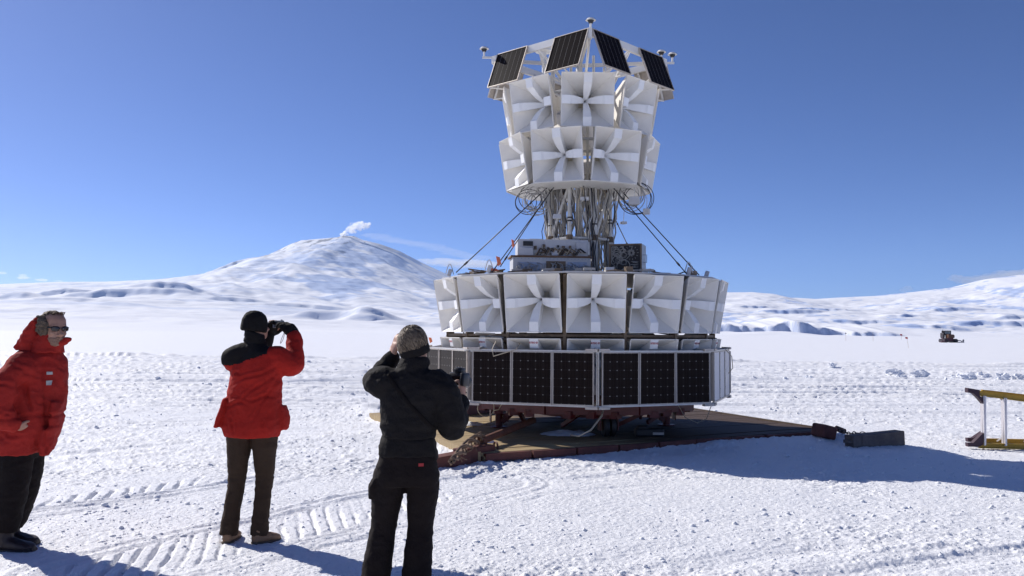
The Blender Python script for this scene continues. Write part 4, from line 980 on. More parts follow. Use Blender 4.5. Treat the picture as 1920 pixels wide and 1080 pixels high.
# ================================================================= marker flags
BAMB = mat('bamboo', (.38, .26, .13), .7); FLAGR = mat('red_flag', (.45, .03, .03), .7)
def flag(px, pyb, pyt, label, cloth=True, lean=0.0, colr=FLAGR, fw=.34):
    g = gnd(px, pyb, 0); h = (pyb - pyt) * g.y / F; o = empty('marker_flag', (g.x, g.y, gz(g.x, g.y))); tag(o, label, 'marker flag', 'marker flags on the snow')
    m = MB(); top = Vector((lean * h, 0, h)); m.tube([(0, 0, -.1), top], max(.012, .00012 * g.y), 6); m.build('pole', BAMB, o)
    if cloth:
        m = MB(); n = 7; s = fw * max(1, g.y / 120)
        vs = [top + Vector((-s * .5 + s * i / (n - 1), .06 * math.sin(i * 1.3), dz * s * .62 - .03 * i * s)) for dz in (0, -1) for i in range(n)]
        m.add(vs, [(i, i + 1, n + i + 1, n + i) for i in range(n - 1)]); f = m.build('cloth', colr, o, smooth=True); sd = f.modifiers.new('t', 'SOLIDIFY'); sd.thickness = .01
flag(1637, 640, 623, 'bare tan bamboo pole standing far off on the snow right of the payload', False)
flag(1704, 653, 632, 'nearer red flag on a leaning bamboo pole', True, -.18)
flag(1690, 637, 626, 'farther small dark red flag on a short pole', True, 0, FLAGR, .3)
flag(1586, 639, 624, 'thin distant pole with a tiny dark flag in front of the ice cliff', True, 0, TB, .2)
# ================================================================= people
from mathutils.bvhtree import BVHTree
def cat(pts, n=6):
    """Catmull-Rom through (point, radius) pairs"""
    P = [Vector((*p, r)) for p, r in pts]; out = []
    for i in range(len(P) - 1):
        a, b, c, d = P[max(i - 1, 0)], P[i], P[i + 1], P[min(i + 2, len(P) - 1)]
        for k in range(n):
            t = k / n; q = 0.5 * ((2 * b) + (c - a) * t + (2 * a - 5 * b + 4 * c - d) * t * t + (3 * b - a - 3 * c + d) * t ** 3); out.append(q)
    out.append(P[-1]); return [Vector(q[:3]) for q in out], [max(.004, q[3]) for q in out]
def limb(mb, pts, n=16, sub=6, ends=True):
    p, r = cat(pts, sub); mb.tube(p, r, n)
    if ends: mb.ball(p[0], r[0] * .98); mb.ball(p[-1], r[-1] * .98)
def zr(th): return Matrix.Rotation(th, 3, 'Z')
def torso(mb, rings, n=28):
    """rings: (z, cx, cy, half width, half depth, turn[, exponent])"""
    L_ = []
    for rg in rings:
        z, cx, cy, rx, ry, tn = rg[:6]; M = zr(R(tn)); L_.append((Vector((cx, cy, z)), M @ Vector((rx, 0, 0)), M @ Vector((0, ry, 0)), rg[6] if len(rg) > 6 else 2.3))
    # densify
    D = []
    for a, b in zip(L_[:-1], L_[1:]):
        for k in range(3):
            t = k / 3; D.append((a[0].lerp(b[0], t), a[1].lerp(b[1], t), a[2].lerp(b[2], t), a[3] + (b[3] - a[3]) * t))
    D.append(L_[-1]); mb.loft(D, n)
def solid(name, mb, vox, mats, parent, smooth_it=4, wrinkle=None, matfn=None, smooth_f=0.5, cut=None):
    """one continuous skin from overlapping closed pieces"""
    me = mb.mesh('tmp', mats); o = bpy.data.objects.new(name, me); COL.objects.link(o)
    md = o.modifiers.new('r', 'REMESH'); md.mode = 'VOXEL'; md.voxel_size = vox
    if smooth_it: s_ = o.modifiers.new('s', 'SMOOTH'); s_.iterations = smooth_it; s_.factor = smooth_f
    bpy.context.view_layer.update(); dg = bpy.context.evaluated_depsgraph_get()
    m2 = bpy.data.meshes.new_from_object(o.evaluated_get(dg)); m2.name = name; o.modifiers.clear(); o.data = m2; bpy.data.meshes.remove(me)
    m2.materials.clear()
    for m in (mats if isinstance(mats, (list, tuple)) else [mats]): m2.materials.append(m)
    if cut:
        bm = bmesh.new(); bm.from_mesh(m2); bmesh.ops.delete(bm, geom=[v for v in bm.verts if cut(v.co)], context='VERTS'); bm.to_mesh(m2); bm.free()
    if wrinkle:
        nv = len(m2.vertices); co = np.empty(nv * 3, np.float32); m2.vertices.foreach_get('co', co); co = co.reshape(-1, 3).copy()
        nn = np.array([v.normal[:] for v in m2.vertices]); 
        d = np.array([wrinkle(Vector(c), Vector(n_)) for c, n_ in zip(co, nn)]); co = co + nn * d[:, None]
        m2.vertices.foreach_set('co', co.astype(np.float32).ravel())
    m2.polygons.foreach_set('use_smooth', np.ones(len(m2.polygons), bool))
    if matfn:
        for p in m2.polygons: p.material_index = matfn(p.center, p.normal)
    m2.update(); o.parent = parent; return o
def folds(amp, sx, sy, sz, seed, fine=.25):
    def f(p, n):
        q = Vector((p.x * sx + seed, p.y * sy, p.z * sz)); w_ = mnoise.noise_vector(q * .5) * .7
        a = 1 - 2 * abs(mnoise.noise(q + w_)); b = mnoise.noise(Vector((p.x * 30, p.y * 30, p.z * 34 + seed)))
        return amp * (a * .8 - .25) + amp * fine * b
    return f
def head(mb, c, az, pitch=0.0, s=1.0):
    """az: turn of the face about Z from +Y"""
    M = Matrix.Rotation(az, 3, 'Z') @ Matrix.Rotation(pitch, 3, 'X'); c = Vector(c)
    def P(x, y, z): return c + M @ Vector((x, y, z)) * s
    prof = [(-.122, .055, .022, .022), (-.112, .048, .045, .042), (-.09, .038, .062, .055), (-.06, .025, .078, .064), (-.03, .010, .090, .070), (0, 0, .098, .075), (.035, -.006, .103, .079), (.07, -.010, .098, .077), (.095, -.013, .082, .064), (.112, -.015, .055, .043), (.12, -.016, .025, .02)]
    mb.loft([(P(0, f, z), M @ Vector((w_ * s, 0, 0)), M @ Vector((0, d * s, 0)), 2.2) for z, f, d, w_ in prof], 24)
    mb.tube([P(0, .094, .012), P(0, .108, -.015), P(0, .126, -.038), P(0, .112, -.046), P(0, .09, -.048)], [.007 * s, .010 * s, .016 * s, .013 * s, .008 * s], 8)
    for q in (-1, 1):
        mb.tube([P(q * .010, .092, .026), P(q * .035, .090, .030), P(q * .055, .072, .022)], [.009 * s] * 3, 6)
        mb.ball(P(q * .014, .108, -.042), .009 * s); mb.ball(P(q * .031, .080, .004), .016 * s); mb.ball(P(q * .04, .072, -.03), .022 * s)
        mb.tube([P(q * .074, .005, .012), P(q * .085, -.012, .018), P(q * .086, -.016, -.005), P(q * .076, .0, -.03)], [.009 * s, .012 * s, .011 * s, .007 * s], 6)
    mb.tube([P(-.024, .090, -.073), P(0, .103, -.069), P(.024, .090, -.073)], [.005 * s, .008 * s, .005 * s], 6); mb.tube([P(-.02, .09, -.083), P(0, .101, -.083), P(.02, .09, -.083)], [.005 * s, .008 * s, .005 * s], 6)
    mb.ball(P(0, .080, -.104), .019 * s)
    return P
def hand(mb, wrist, d, nrm, thumb, curl=.6, s=1.0, fat=1.0, spread=.12, curls=None):
    """d: pointing direction, nrm: out of the back of the hand, thumb: +1 / -1 side along d x nrm"""
    w_ = Vector(wrist); d = Vector(d).normalized(); nrm = Vector(nrm); nrm = (nrm - d * nrm.dot(d)).normalized(); sd = d.cross(nrm) * thumb
    mb.loft([(w_, sd * .027 * s * fat, nrm * .019 * s * fat), (w_ + d * .03 * s, sd * .034 * s * fat, nrm * .019 * s * fat), (w_ + d * .07 * s, sd * .041 * s * fat, nrm * .016 * s * fat), (w_ + d * .092 * s, sd * .039 * s * fat, nrm * .012 * s * fat)], 14)
    for i, (off, L_) in enumerate(((.030, .072), (.0105, .080), (-.0095, .074), (-.029, .058))):
        cc_ = (curls[i] if curls else curl); base = w_ + d * .086 * s + sd * off * s * (1 + .15 * (fat - 1)); dv = (d + sd * off * spread * 20).normalized(); ang_ = cc_ * .7; p = base; pts = [(tuple(base - d * .015 * s), .0098 * s * fat)]
        for j, fr in enumerate((.45, .31, .24)):
            t = (dv * math.cos(ang_) - nrm * math.sin(ang_)); p = p + t * L_ * fr * s; pts.append((tuple(p), (.0092, .0084, .0066)[j] * s * fat)); ang_ += cc_
        limb(mb, pts, 8, 3)
    b0 = w_ + d * .025 * s + sd * .028 * s; b1 = b0 + (d * .6 + sd * .7 - nrm * .25).normalized() * .038 * s; b2 = b1 + (d * .9 + sd * .2 - nrm * (.3 + .3 * curl)).normalized() * .032 * s; b3 = b2 + (d * .9 - sd * .1 - nrm * (.2 + .4 * curl)).normalized() * .024 * s
    limb(mb, [(tuple(b0), .014 * s * fat), (tuple(b1), .0115 * s * fat), (tuple(b2), .0098 * s * fat), (tuple(b3), .0075 * s * fat)], 8, 3)
def boot(name, heel, toe, parent, mats, h=.14, w_=.052, shaft=.062, ank=None):
    heel = Vector(heel); toe = Vector(toe); d = (toe - heel); L_ = d.length; d.normalize(); sd = Vector((d.y, -d.x, 0)); m = MB()
    rings = []
    for t, hh, ww in ((0.0, .055, .6), (.06, .075, .8), (.2, .085, .9), (.42, .075, .95), (.65, .055, 1.12), (.85, .042, 1.05), (.96, .03, .75), (1.0, .02, .45)):
        rings.append((heel + d * L_ * t + Vector((0, 0, hh * .5 + .012)), sd * w_ * ww, Vector((0, 0, hh * .5 + .006)), 2.6))
    m.loft(rings, 18); a0 = heel + d * L_ * .2
    m.tube([a0 + Vector((0, 0, .03)), a0 + Vector((0, 0, .09)), (ank or a0) + Vector((0, 0, h))], [shaft * .95, shaft, shaft], 14)
    o = solid(name, m, .008, mats[0], parent, 3, folds(.004, 20, 20, 30, 3))
    s_ = MB(); s_.loft([(heel + d * L_ * t + Vector((0, 0, .010)), sd * (w_ * ww + .004), Vector((0, 0, .013)), 3) for t, ww in ((-.01, .5), (.05, .82), (.3, .9), (.65, 1.12), (.88, 1.0), (1.01, .5))], 16); so_ = s_.build('sole', mats[1], o, smooth=True, autosmooth=50)
    return o
def fabric(name, col, var=.25, bump=.25, rough=.85, sc=60):
    return mat(name, col, rough, var=var, vscale=4, bump=bump, bscale=sc, spec=.2)
SKIN = mat('skin', (.46, .25, .17), .55, var=.18, vscale=14); REDF = fabric('red_parka_cloth', (.37, .024, .018)); REDF2 = fabric('red_jacket_cloth', (.42, .020, .013)); BLKF = fabric('black_cloth', (.012, .010, .010)); BRNF = fabric('brown_trouser_cloth', (.056, .034, .021)); BLKP = fabric('dark_trouser_cloth', (.012, .0075, .007)); BLKJ = fabric('dark_fleece', (.013, .011, .011), bump=.4)
GREYH = mat('grey_hair', (.14, .10, .064), .65, col2=(.07, .048, .030), vscale=9, bump=.5, bscale=60); BRNH = mat('brown_hair', (.20, .12, .06), .7, col2=(.08, .05, .03), vscale=40, bump=.8, bscale=90); FUR = mat('fur', (.19, .135, .09), .95, col2=(.10, .075, .055), vscale=45, bump=1, bscale=80)
TANB = mat('tan_leather', (.30, .17, .09), .7, var=.3, vscale=14, bump=.2); SOLE = mat('boot_sole', (.11, .075, .05), .8); BLKB = mat('black_boot', (.03, .018, .018), .6, var=.3, vscale=12); LENS = mat('dark_lens', (.03, .022, .02), .12); PLAS = mat('black_plastic', (.015, .015, .016), .4); GPLAS = mat('grey_plastic', (.22, .22, .22), .4); PATCHW = mat('white_patch', (.40, .39, .38), .7); PATCHR = mat('red_patch', (.40, .03, .03), .7)

def ground_z(p): return gz(p.x, p.y) + .004
def place(px, py, label, group=None):
    g = gnd(px, py); o = empty('person', (g.x, g.y, gz(g.x, g.y)))
    return o
def body_root(g, name, mb, vox, mats, label, matfn=None, s=1.0):
    o = solid(name, mb, vox, mats, None, 3, None, matfn); o.scale = (s, s, s); o.location = (g.x, g.y, gz(g.x, g.y)); tag(o, label, 'person'); return o

# ----------------------------------------------------------------- middle man: red jacket, brown trousers, raising a camera
g2 = gnd(468, 1017)
m = MB(); HC = (.010, .02, 1.69); head(m, HC, R(-38), R(4), .90)
limb(m, [((.0, -.01, 1.46), .065), ((.008, .0, 1.54), .056), ((.018, .01, 1.62), .055)])
torso(m, [(.86, .0, 0, .15, .10, -20), (1.05, .01, 0, .14, .10, -20), (1.30, .02, 0, .17, .11, -22), (1.43, .02, 0, .16, .09, -22), (1.5, .01, 0, .07, .06, -22)])
RSH, REL, RWR = (.175, -.02, 1.435), (.300, .03, 1.385), (.272, .18, 1.60); LSH, LEL, LWR = (-.15, .08, 1.43), (-.10, .34, 1.37), (.0, .38, 1.60)
for S_, E_, W_ in ((RSH, REL, RWR), (LSH, LEL, LWR)): limb(m, [(S_, .05), (E_, .042), (W_, .028)])
LEGS2 = [[(-.095, 0, .88), (-.118, .03, .47), (-.165, -.01, .09)], [(.10, 0, .88), (.098, .03, .47), (.078, -.02, .09)]]
for H_, K_, A_ in LEGS2: limb(m, [(H_, .075), (K_, .05), (A_, .035)])
hand(m, (.262, .19, 1.62), (-.5, .5, .6), (.75, -.3, .5), 1, .55); hand(m, (.005, .385, 1.62), (.3, .0, .95), (-.6, .75, .1), -1, .6)
p2 = body_root(g2, 'person', m, .007, [SKIN], 'man seen from behind in a red jacket and black knit cap raising a small camera', s=.981)
m = MB(); torso(m, [(.825, .0, .0, .215, .145, -18, 2.6), (.90, -.005, .0, .238, .155, -18, 2.6), (1.0, .005, .0, .232, .155, -18), (1.14, .015, .0, .218, .15, -20), (1.28, .022, .0, .208, .145, -22), (1.40, .028, .0, .205, .13, -22), (1.47, .022, .0, .175, .11, -24), (1.525, .01, .0, .10, .085, -24), (1.545, .008, .0, .08, .075, -24)])
limb(m, [((.12, -.01, 1.42), .105), (RSH, .102), ((.245, .0, 1.40), .096), ((.305, .035, 1.392), .086), ((.300, .11, 1.48), .074), ((.275, .175, 1.605), .056)])
limb(m, [((-.09, .03, 1.41), .105), (LSH, .112), (LEL, .08), (LWR, .055)])
limb(m, [((.02, .0, 1.50), .085), ((-.10, .0, 1.475), .085), ((-.175, .02, 1.43), .085)])
m.loft([(Vector((-.262, -.02, .90)), (.02, 0, 0), (0, .07, 0)), (Vector((-.225, -.01, 1.0)), (.03, 0, 0), (0, .09, 0)), (Vector((-.195, .0, 1.12)), (.02, 0, 0), (0, .09, 0))], 14)
m.loft([(Vector((.243, .03, .88)), (.03, 0, 0), (0, .08, 0)), (Vector((.250, .03, .97)), (.035, 0, 0), (0, .09, 0)), (Vector((.232, .02, 1.06)), (.02, 0, 0), (0, .08, 0))], 14)
_f1, _f2 = folds(.013, 4, 4, 6, 2.0), folds(.005, 10, 10, 13, 7.0)
def wr2(p, n):
    q = p.z + .45 * p.x; return _f1(p, n) + _f2(p, n) + .008 * (1 - 2 * abs(mnoise.noise(Vector((p.x * 3, p.y * 3, (p.z - .55 * p.x) * 11))))) * max(0, 1 - abs(p.z - 1.15) / .3)
CRS2 = [((.20, 1.37), (-.13, 1.23)), ((.21, 1.33), (-.06, 1.10)), ((.21, 1.29), (.06, .97)), ((-.19, 1.07), (.02, 1.10)), ((.0, 1.12), (.2, 1.15)), ((-.17, 1.30), (-.05, 1.33)), ((.12, .98), (.15, .86)), ((-.14, 1.0), (-.10, .87))]
def crease(p, lines, dep, wid):
    d = 0
    for (ax, az), (bx, bz) in lines:
        L2 = (bx - ax) ** 2 + (bz - az) ** 2; t = max(0, min(1, ((p.x - ax) * (bx - ax) + (p.z - az) * (bz - az)) / L2))
        ex, ez = p.x - ax - t * (bx - ax), p.z - az - t * (bz - az) + .012 * math.sin(t * 7 + ax * 30); r_ = math.hypot(ex, ez); f = math.sin(math.pi * min(1, max(0, .08 + .84 * t)))
        d += f * (-dep * math.exp(-(r_ / wid) ** 2) + dep * .6 * math.exp(-((r_ - wid * 2) / wid) ** 2))
    return d
_w2 = wr2
def wr2(p, n): return _w2(p, n) + (crease(p, CRS2, .010, .011) if n.y < .2 else 0)
yoke = lambda c, n: 1 if (c.z > 1.425 - .0 + .33 * (c.x + .01) + .012 * mnoise.noise(c * 12) and c.x < .135 and c.z > 1.38) else 0
solid('jacket', m, .011, [REDF2, BLKF], p2, 4, wr2, yoke)
m = MB(); m.loft([(Vector((.008, .0, 1.49)), (.105, 0, 0), (0, .095, 0)), (Vector((.010, .0, 1.55)), (.088, 0, 0), (0, .085, 0)), (Vector((.006, -.004, 1.61)), (.078, 0, -.012), (0, .082, 0)), (Vector((.004, -.006, 1.645)), (.070, 0, -.02), (0, .076, -.01))], 24); solid('neck_warmer', m, .009, BLKF, p2, 3, folds(.010, 8, 8, 30, 4))
m = MB(); C_ = Vector((.006, .012, 1.712)); Mh = Matrix.Rotation(R(-38), 3, 'Z') @ Matrix.Rotation(R(-8), 3, 'X')
m.loft([(C_ + Mh @ Vector((0, -.008, z)), Mh @ Vector((.086 * k, 0, 0)), Mh @ Vector((0, .106 * k, 0))) for z, k in ((-.062, .93), (-.045, .99), (-.02, 1.02), (.02, 1.0), (.05, .9), (.075, .72), (.092, .45), (.099, .15))], 26)
m.loft([(C_ + Mh @ Vector((0, -.008, z)), Mh @ Vector((.088 * k, 0, 0)), Mh @ Vector((0, .108 * k, 0))) for z, k in ((-.068, .95), (-.058, 1.0), (-.03, 1.02), (-.02, .98))], 26)
solid('knit_cap', m, .008, BLKF, p2, 2, folds(.004, 40, 40, 12, 1.0))
m = MB()
for i, (H_, K_, A_) in enumerate(LEGS2):
    H_, K_, A_ = Vector(H_), Vector(K_), Vector(A_); limb(m, [(tuple(H_ + Vector((0, 0, .04))), .104), (tuple(H_.lerp(K_, .25)), .098), (tuple(H_.lerp(K_, .6)), .082), (tuple(K_), .068), (tuple(K_.lerp(A_, .45)), .064), (tuple(A_ + Vector((0, 0, -.03))), .068)], 18, 6, False)
torso(m, [(.83, .0, 0, .20, .13, -10), (.90, .0, 0, .20, .13, -14), (.98, .0, 0, .19, .12, -18)])
_g1, _g2 = folds(.007, 6, 6, 10, 5.0), folds(.0035, 14, 14, 26, 9)
solid('trousers', m, .010, BRNF, p2, 3, lambda p, n: _g1(p, n) + _g2(p, n) * (1.6 if p.z < .22 or abs(p.z - .5) < .1 else .7))
boot('boot', (-.158, -.075, 0), (-.165, .20, 0), p2, (TANB, SOLE), .12, .050, .046, Vector((-.163, -.02, 0)))
boot('boot', (.05, -.075, 0), (.205, .10, 0), p2, (TANB, SOLE), .12, .050, .046, Vector((.08, -.03, 0)))
m = MB(); hand(m, (.268, .19, 1.625), (-.60, .35, .60), (.62, -.35, .75), 1, .55, 1.25, 1.75, .06); m.tube([(.276, .172, 1.575), (.268, .19, 1.635)], [.052, .05], 14); m.ball((.235, .20, 1.665), .052); solid('glove', m, .007, BLKF, p2, 2, folds(.003, 25, 25, 25, 1))
m = MB(); hand(m, (.0, .385, 1.61), (.42, -.05, .8), (-.75, .6, .3), -1, .7, 1.15, 1.55, .08); m.tube([(.0, .38, 1.56), (.0, .385, 1.625)], [.05, .046], 14); solid('glove', m, .007, BLKF, p2, 2, folds(.003, 25, 25, 25, 2))
# his small camera with a wrist loop
m = MB(); Mc = Matrix.Rotation(R(-30), 3, 'Z'); m.box((0, 0, 0), (.105, .03, .062), Mc, .006); m.mi = 1; m.cyl(Mc @ Vector((.0, .012, 0)), Mc @ Vector((.0, .045, 0)), .024, 16); m.box(Mc @ Vector((0, -.0155, 0)), (.06, .002, .045), Mc); m.mi = 0; m.cyl((.025, 0, .03), (.025, 0, .038), .008, 8)
cmr = m.build('compact_camera', [GPLAS, PLAS]); cmr.location = p2.location + Vector((.105, .325, 1.708)) * .981; tag(cmr, 'small grey camera between the raised black gloves of the man in the black cap', 'camera')
m = MB(); m.tube(cat([((.05, 0, -.02), .0025), ((.055, -.01, -.07), .0025), ((.04, -.01, -.13), .0025), ((.022, -.01, -.155), .0025), ((.03, -.01, -.12), .0025), ((.05, 0, -.06), .0025), ((.052, 0, -.02), .0025)], 5)[0], .0025, 5); m.build('wrist_loop', GREYC, cmr, smooth=True)

# ----------------------------------------------------------------- near man: black jacket, grey hair, hand at his brow
g3 = gnd(755, 1121)
m = MB(); HC3 = (.045, .04, 1.535); head(m, HC3, R(-22), R(6), .98)
limb(m, [((.03, -.01, 1.33), .065), ((.035, .0, 1.40), .056), ((.042, .02, 1.47), .055)])
torso(m, [(.74, .015, 0, .15, .10, 0), (.95, .02, 0, .14, .10, 0), (1.18, .03, 0, .165, .11, -6), (1.30, .035, 0, .155, .09, -8), (1.38, .032, 0, .07, .06, -8)])
L3 = [(-.135, .0, 1.305), (-.205, .15, 1.305), (-.105, .17, 1.455)]; R3 = [(.205, -.01, 1.285), (.285, .0, 1.02), (.335, .20, 1.185)]
for S_, E_, W_ in (L3, R3): limb(m, [(S_, .05), (E_, .042), (W_, .028)])
LEGS3 = [[(-.085, 0, .76), (-.128, .03, .41), (-.172, .0, .10)], [(.118, 0, .76), (.102, .03, .41), (.078, .0, .10)]]
for H_, K_, A_ in LEGS3: limb(m, [(H_, .075), (K_, .05), (A_, .035)])
hand(m, (-.105, .165, 1.458), (.22, -.08, .95), (-.75, -.6, .25), -1, .25, 1.0, 1.0, .10); hand(m, (.338, .205, 1.195), (.02, .25, .95), (.85, -.35, .2), 1, .8, 1.0, 1.0, .05)
p3 = body_root(g3, 'person', m, .006, [SKIN], 'grey haired man seen from behind in black jacket and trousers, one hand at his brow')
m = MB(); torso(m, [(.975, .022, .0, .160, .122, 0, 2.5), (1.02, .022, .0, .170, .128, 0), (1.09, .03, .0, .175, .13, -3), (1.20, .04, .0, .195, .14, -6), (1.29, .042, .0, .19, .125, -8), (1.345, .038, .0, .155, .10, -8), (1.385, .036, .0, .095, .085, -8)])
limb(m, [((-.06, .0, 1.285), .10), (L3[0], .098), ((-.185, .07, 1.31), .086), (L3[1], .070), ((-.165, .16, 1.375), .060), ((-.105, .17, 1.448), .046)])
limb(m, [((.13, .0, 1.27), .105), (R3[0], .10), ((.262, -.01, 1.16), .096), ((.288, .0, 1.05), .088), ((.31, .07, 1.07), .074), ((.336, .195, 1.175), .048)])
m.loft([(Vector((.038, .01, 1.35)), (.105, 0, 0), (0, .10, 0)), (Vector((.042, .012, 1.40)), (.098, 0, 0), (0, .095, 0)), (Vector((.048, .02, 1.44)), (.096, 0, 0), (0, .095, 0)), (Vector((.05, .022, 1.462)), (.085, 0, 0), (0, .088, 0))], 24)
_j1, _j2 = folds(.012, 6, 6, 10, 12.0), folds(.006, 15, 15, 22, 17)
jk3 = solid('jacket', m, .010, BLKJ, p3, 3, lambda p, n: _j1(p, n) + _j2(p, n) + .005 * math.sin(p.z * 60 + 2 * mnoise.noise(p * 5)) * max(0, 1 - abs(p.z - 1.02) / .15))
m = MB(); torso(m, [(.865, .018, .0, .178, .132, 0, 2.6), (.92, .018, .0, .172, .13, 0, 2.6), (.98, .02, .0, .158, .12, 0, 2.5), (1.02, .022, .0, .14, .11, 0)]); m.loft([(Vector((.192, .0, .84)), (.014, 0, 0), (0, .05, 0)), (Vector((.185, .0, .90)), (.016, 0, 0), (0, .07, 0)), (Vector((.165, 0, .97)), (.015, 0, 0), (0, .07, 0))], 12)
solid('sweater', m, .010, BLKF, p3, 3, folds(.010, 6, 6, 22, 22))
m = MB()
for H_, K_, A_ in LEGS3:
    H_, K_, A_ = Vector(H_), Vector(K_), Vector(A_); limb(m, [(tuple(H_ + Vector((0, 0, .0))), .102), (tuple(H_.lerp(K_, .35)), .096), (tuple(H_.lerp(K_, .7)), .086), (tuple(K_), .078), (tuple(K_.lerp(A_, .5)), .086), (tuple(A_ + Vector((0, 0, -.03))), .090)], 18, 6, False)
torso(m, [(.685, .015, 0, .195, .12, 0), (.75, .016, 0, .196, .132, 0), (.85, .016, 0, .176, .125, 0), (.90, .016, 0, .165, .118, 0)])
m.loft([(Vector((-.195, .0, .60)), (.02, 0, 0), (0, .05, 0)), (Vector((-.185, .0, .68)), (.03, 0, 0), (0, .08, 0)), (Vector((-.16, 0, .74)), (.02, 0, 0), (0, .07, 0))], 12)
_k1, _k2 = folds(.007, 6, 6, 10, 31.0), folds(.0035, 14, 14, 26, 37)
tr3 = solid('trousers', m, .010, BLKP, p3, 3, lambda p, n: _k1(p, n) + _k2(p, n))
boot('boot', (-.168, -.08, 0), (-.19, .20, 0), p3, (BLKB, SOLE), .16, .056, .065, Vector((-.165, .0, 0))); boot('boot', (.07, -.08, 0), (.085, .20, 0), p3, (BLKB, SOLE), .16, .056, .065, Vector((.07, .0, 0)))
# hair and the dark headband
C3 = Vector(HC3); M3 = Matrix.Rotation(R(-22), 3, 'Z') @ Matrix.Rotation(R(6), 3, 'X')
m = MB(); m.loft([(C3 + M3 @ Vector((0, -.018, z)), M3 @ Vector((.087 * k, 0, 0)), M3 @ Vector((0, .102 * k, 0))) for z, k in ((-.045, .88), (-.02, .98), (.02, 1.02), (.06, .98), (.09, .82), (.11, .58), (.122, .28), (.126, .1))], 28)
def tuft(p, n):
    q = M3.transposed() @ (p - C3); return .008 * mnoise.noise(Vector((q.x * 22, q.y * 22, q.z * 9))) + .003 * mnoise.noise(Vector((q.x * 70, q.y * 70, q.z * 14)))
solid('hair', m, .006, GREYH, p3, 1, tuft)
hb = MB(); hr_ = random.Random(2)
def scalp(a, e, off): return C3 + M3 @ (Vector((math.cos(a) * math.cos(e) * .0875, -.018 + math.sin(a) * math.cos(e) * .103, .016 + math.sin(e) * .111)) * 1.0 + Vector((math.cos(a) * math.cos(e), math.sin(a) * math.cos(e), math.sin(e))) * off)
for i in range(900):
    a = hr_.uniform(0, 2 * math.pi); e = math.asin(hr_.uniform(-.25, 1)); da = hr_.gauss(.10, .06); pts = []
    for q in range(4): pts.append(scalp(a, e, (.0, .0045, .004, .0015)[q])); e -= hr_.uniform(.09, .15); a += da / max(.3, math.cos(e))
    hb.mi = hr_.choice((0, 0, 1, 1, 2)); hb.tube(pts, [.0030, .0034, .0026, .0009], 4)
HAIR2 = mat('hair_light', (.22, .165, .108), .6); HAIR3 = mat('hair_dark', (.055, .038, .025), .6)
o = hb.build('hair_locks', [GREYH, HAIR2, HAIR3], p3, smooth=True); o['kind'] = 'stuff'
m = MB(); Mb = Matrix.Rotation(R(-16), 3, 'Y') @ M3
m.loft([(C3 + Mb @ Vector((0, -.010, z)), Mb @ Vector((.092 * k, 0, 0)), Mb @ Vector((0, .113 * k, 0))) for z, k in ((-.068, .86), (-.055, .97), (-.03, 1.01), (-.008, .99), (.002, .93))], 28); solid('headband', m, .007, BLKF, p3, 2, folds(.003, 20, 20, 30, 4))
# straps laid over the back of the jacket, seat label
def drape(o, pts, off=.002):
    bv = BVHTree.FromPolygons([v.co for v in o.data.vertices], [tuple(p.vertices) for p in o.data.polygons]); out = []
    for x, z in pts:
        h = bv.ray_cast(Vector((x, -2, z)), Vector((0, 1, 0)))
        if h[0]: out.append(h[0] - Vector((0, off, 0)))
    return out
def strap(pts, w_, name, m_, par, obj_):
    n = 16; P = []
    for (a, b) in zip(pts[:-1], pts[1:]): P += [(a[0] + (b[0] - a[0]) * k / n, a[1] + (b[1] - a[1]) * k / n) for k in range(n)]
    Q = drape(obj_, P); mm = MB(); vs = []
    for i, q in enumerate(Q):
        t = (Q[min(i + 1, len(Q) - 1)] - Q[max(i - 1, 0)]); s_ = Vector((t.z, 0, -t.x)).normalized() * w_; vs += [q - s_, q + s_]
    mm.add(vs, [(2 * i, 2 * i + 1, 2 * i + 3, 2 * i + 2) for i in range(len(Q) - 1)]); o_ = mm.build(name, m_, par, smooth=True); sd_ = o_.modifiers.new('t', 'SOLIDIFY'); sd_.thickness = .004; sd_.offset = 0; return o_
STRM = mat('strap_webbing', (.010, .008, .008), .85, spec=.1)
strap([(-.10, 1.36), (.03, 1.20), (.20, 1.02)], .012, 'harness_strap', STRM, p3, jk3)
q = drape(tr3, [(.112, .822 - .0)], .004)
sw3 = [c for c in p3.children if c.name.startswith('sweater')][0]
q = drape(sw3, [(.112, .822)], .004) if not q else q
for (obj_) in (tr3,):
    pts = drape(obj_, [(.100, .812), (.130, .812), (.130, .830), (.100, .830)], .006)
    if len(pts) == 4:
        mm = MB(); mm.add(pts, [(0, 1, 2, 3)]); mm.build('seat_label', PATCHR, p3).modifiers.new('t', 'SOLIDIFY').thickness = .003
# his camera
m = MB(); Mc = Matrix.Rotation(R(-25), 3, 'Z') @ Matrix.Rotation(R(-8), 3, 'X'); m.box((0, 0, 0), (.135, .06, .088), Mc, .014); m.box(Mc @ Vector((.052, -.018, -.004)), (.034, .09, .088), Mc, .012); m.box(Mc @ Vector((0, .0, .055)), (.062, .062, .042), Mc, .014)
m.cyl(Mc @ Vector((-.01, .03, -.004)), Mc @ Vector((-.01, .095, -.004)), .037, 18); m.cyl(Mc @ Vector((-.01, .095, -.004)), Mc @ Vector((-.01, .12, -.004)), .042, 18); m.mi = 1; m.box(Mc @ Vector((0, -.031, -.008)), (.07, .003, .052), Mc)
cm3 = m.build('slr_camera', [PLAS, LENS], autosmooth=40, smooth=True); cm3.location = p3.location + Vector((.315, .27, 1.315)); tag(cm3, 'black camera with a lens held up in the right hand of the grey haired man', 'camera')
m = MB(); m.tube(cat([((-.06, 0, .03), .004), ((-.075, -.03, -.03), .004), ((-.05, -.05, -.10), .004), ((.0, -.05, -.12), .004), ((.05, -.03, -.08), .004)], 5)[0], .0045, 5); m.build('neck_strap', PLAS, cm3, smooth=True)

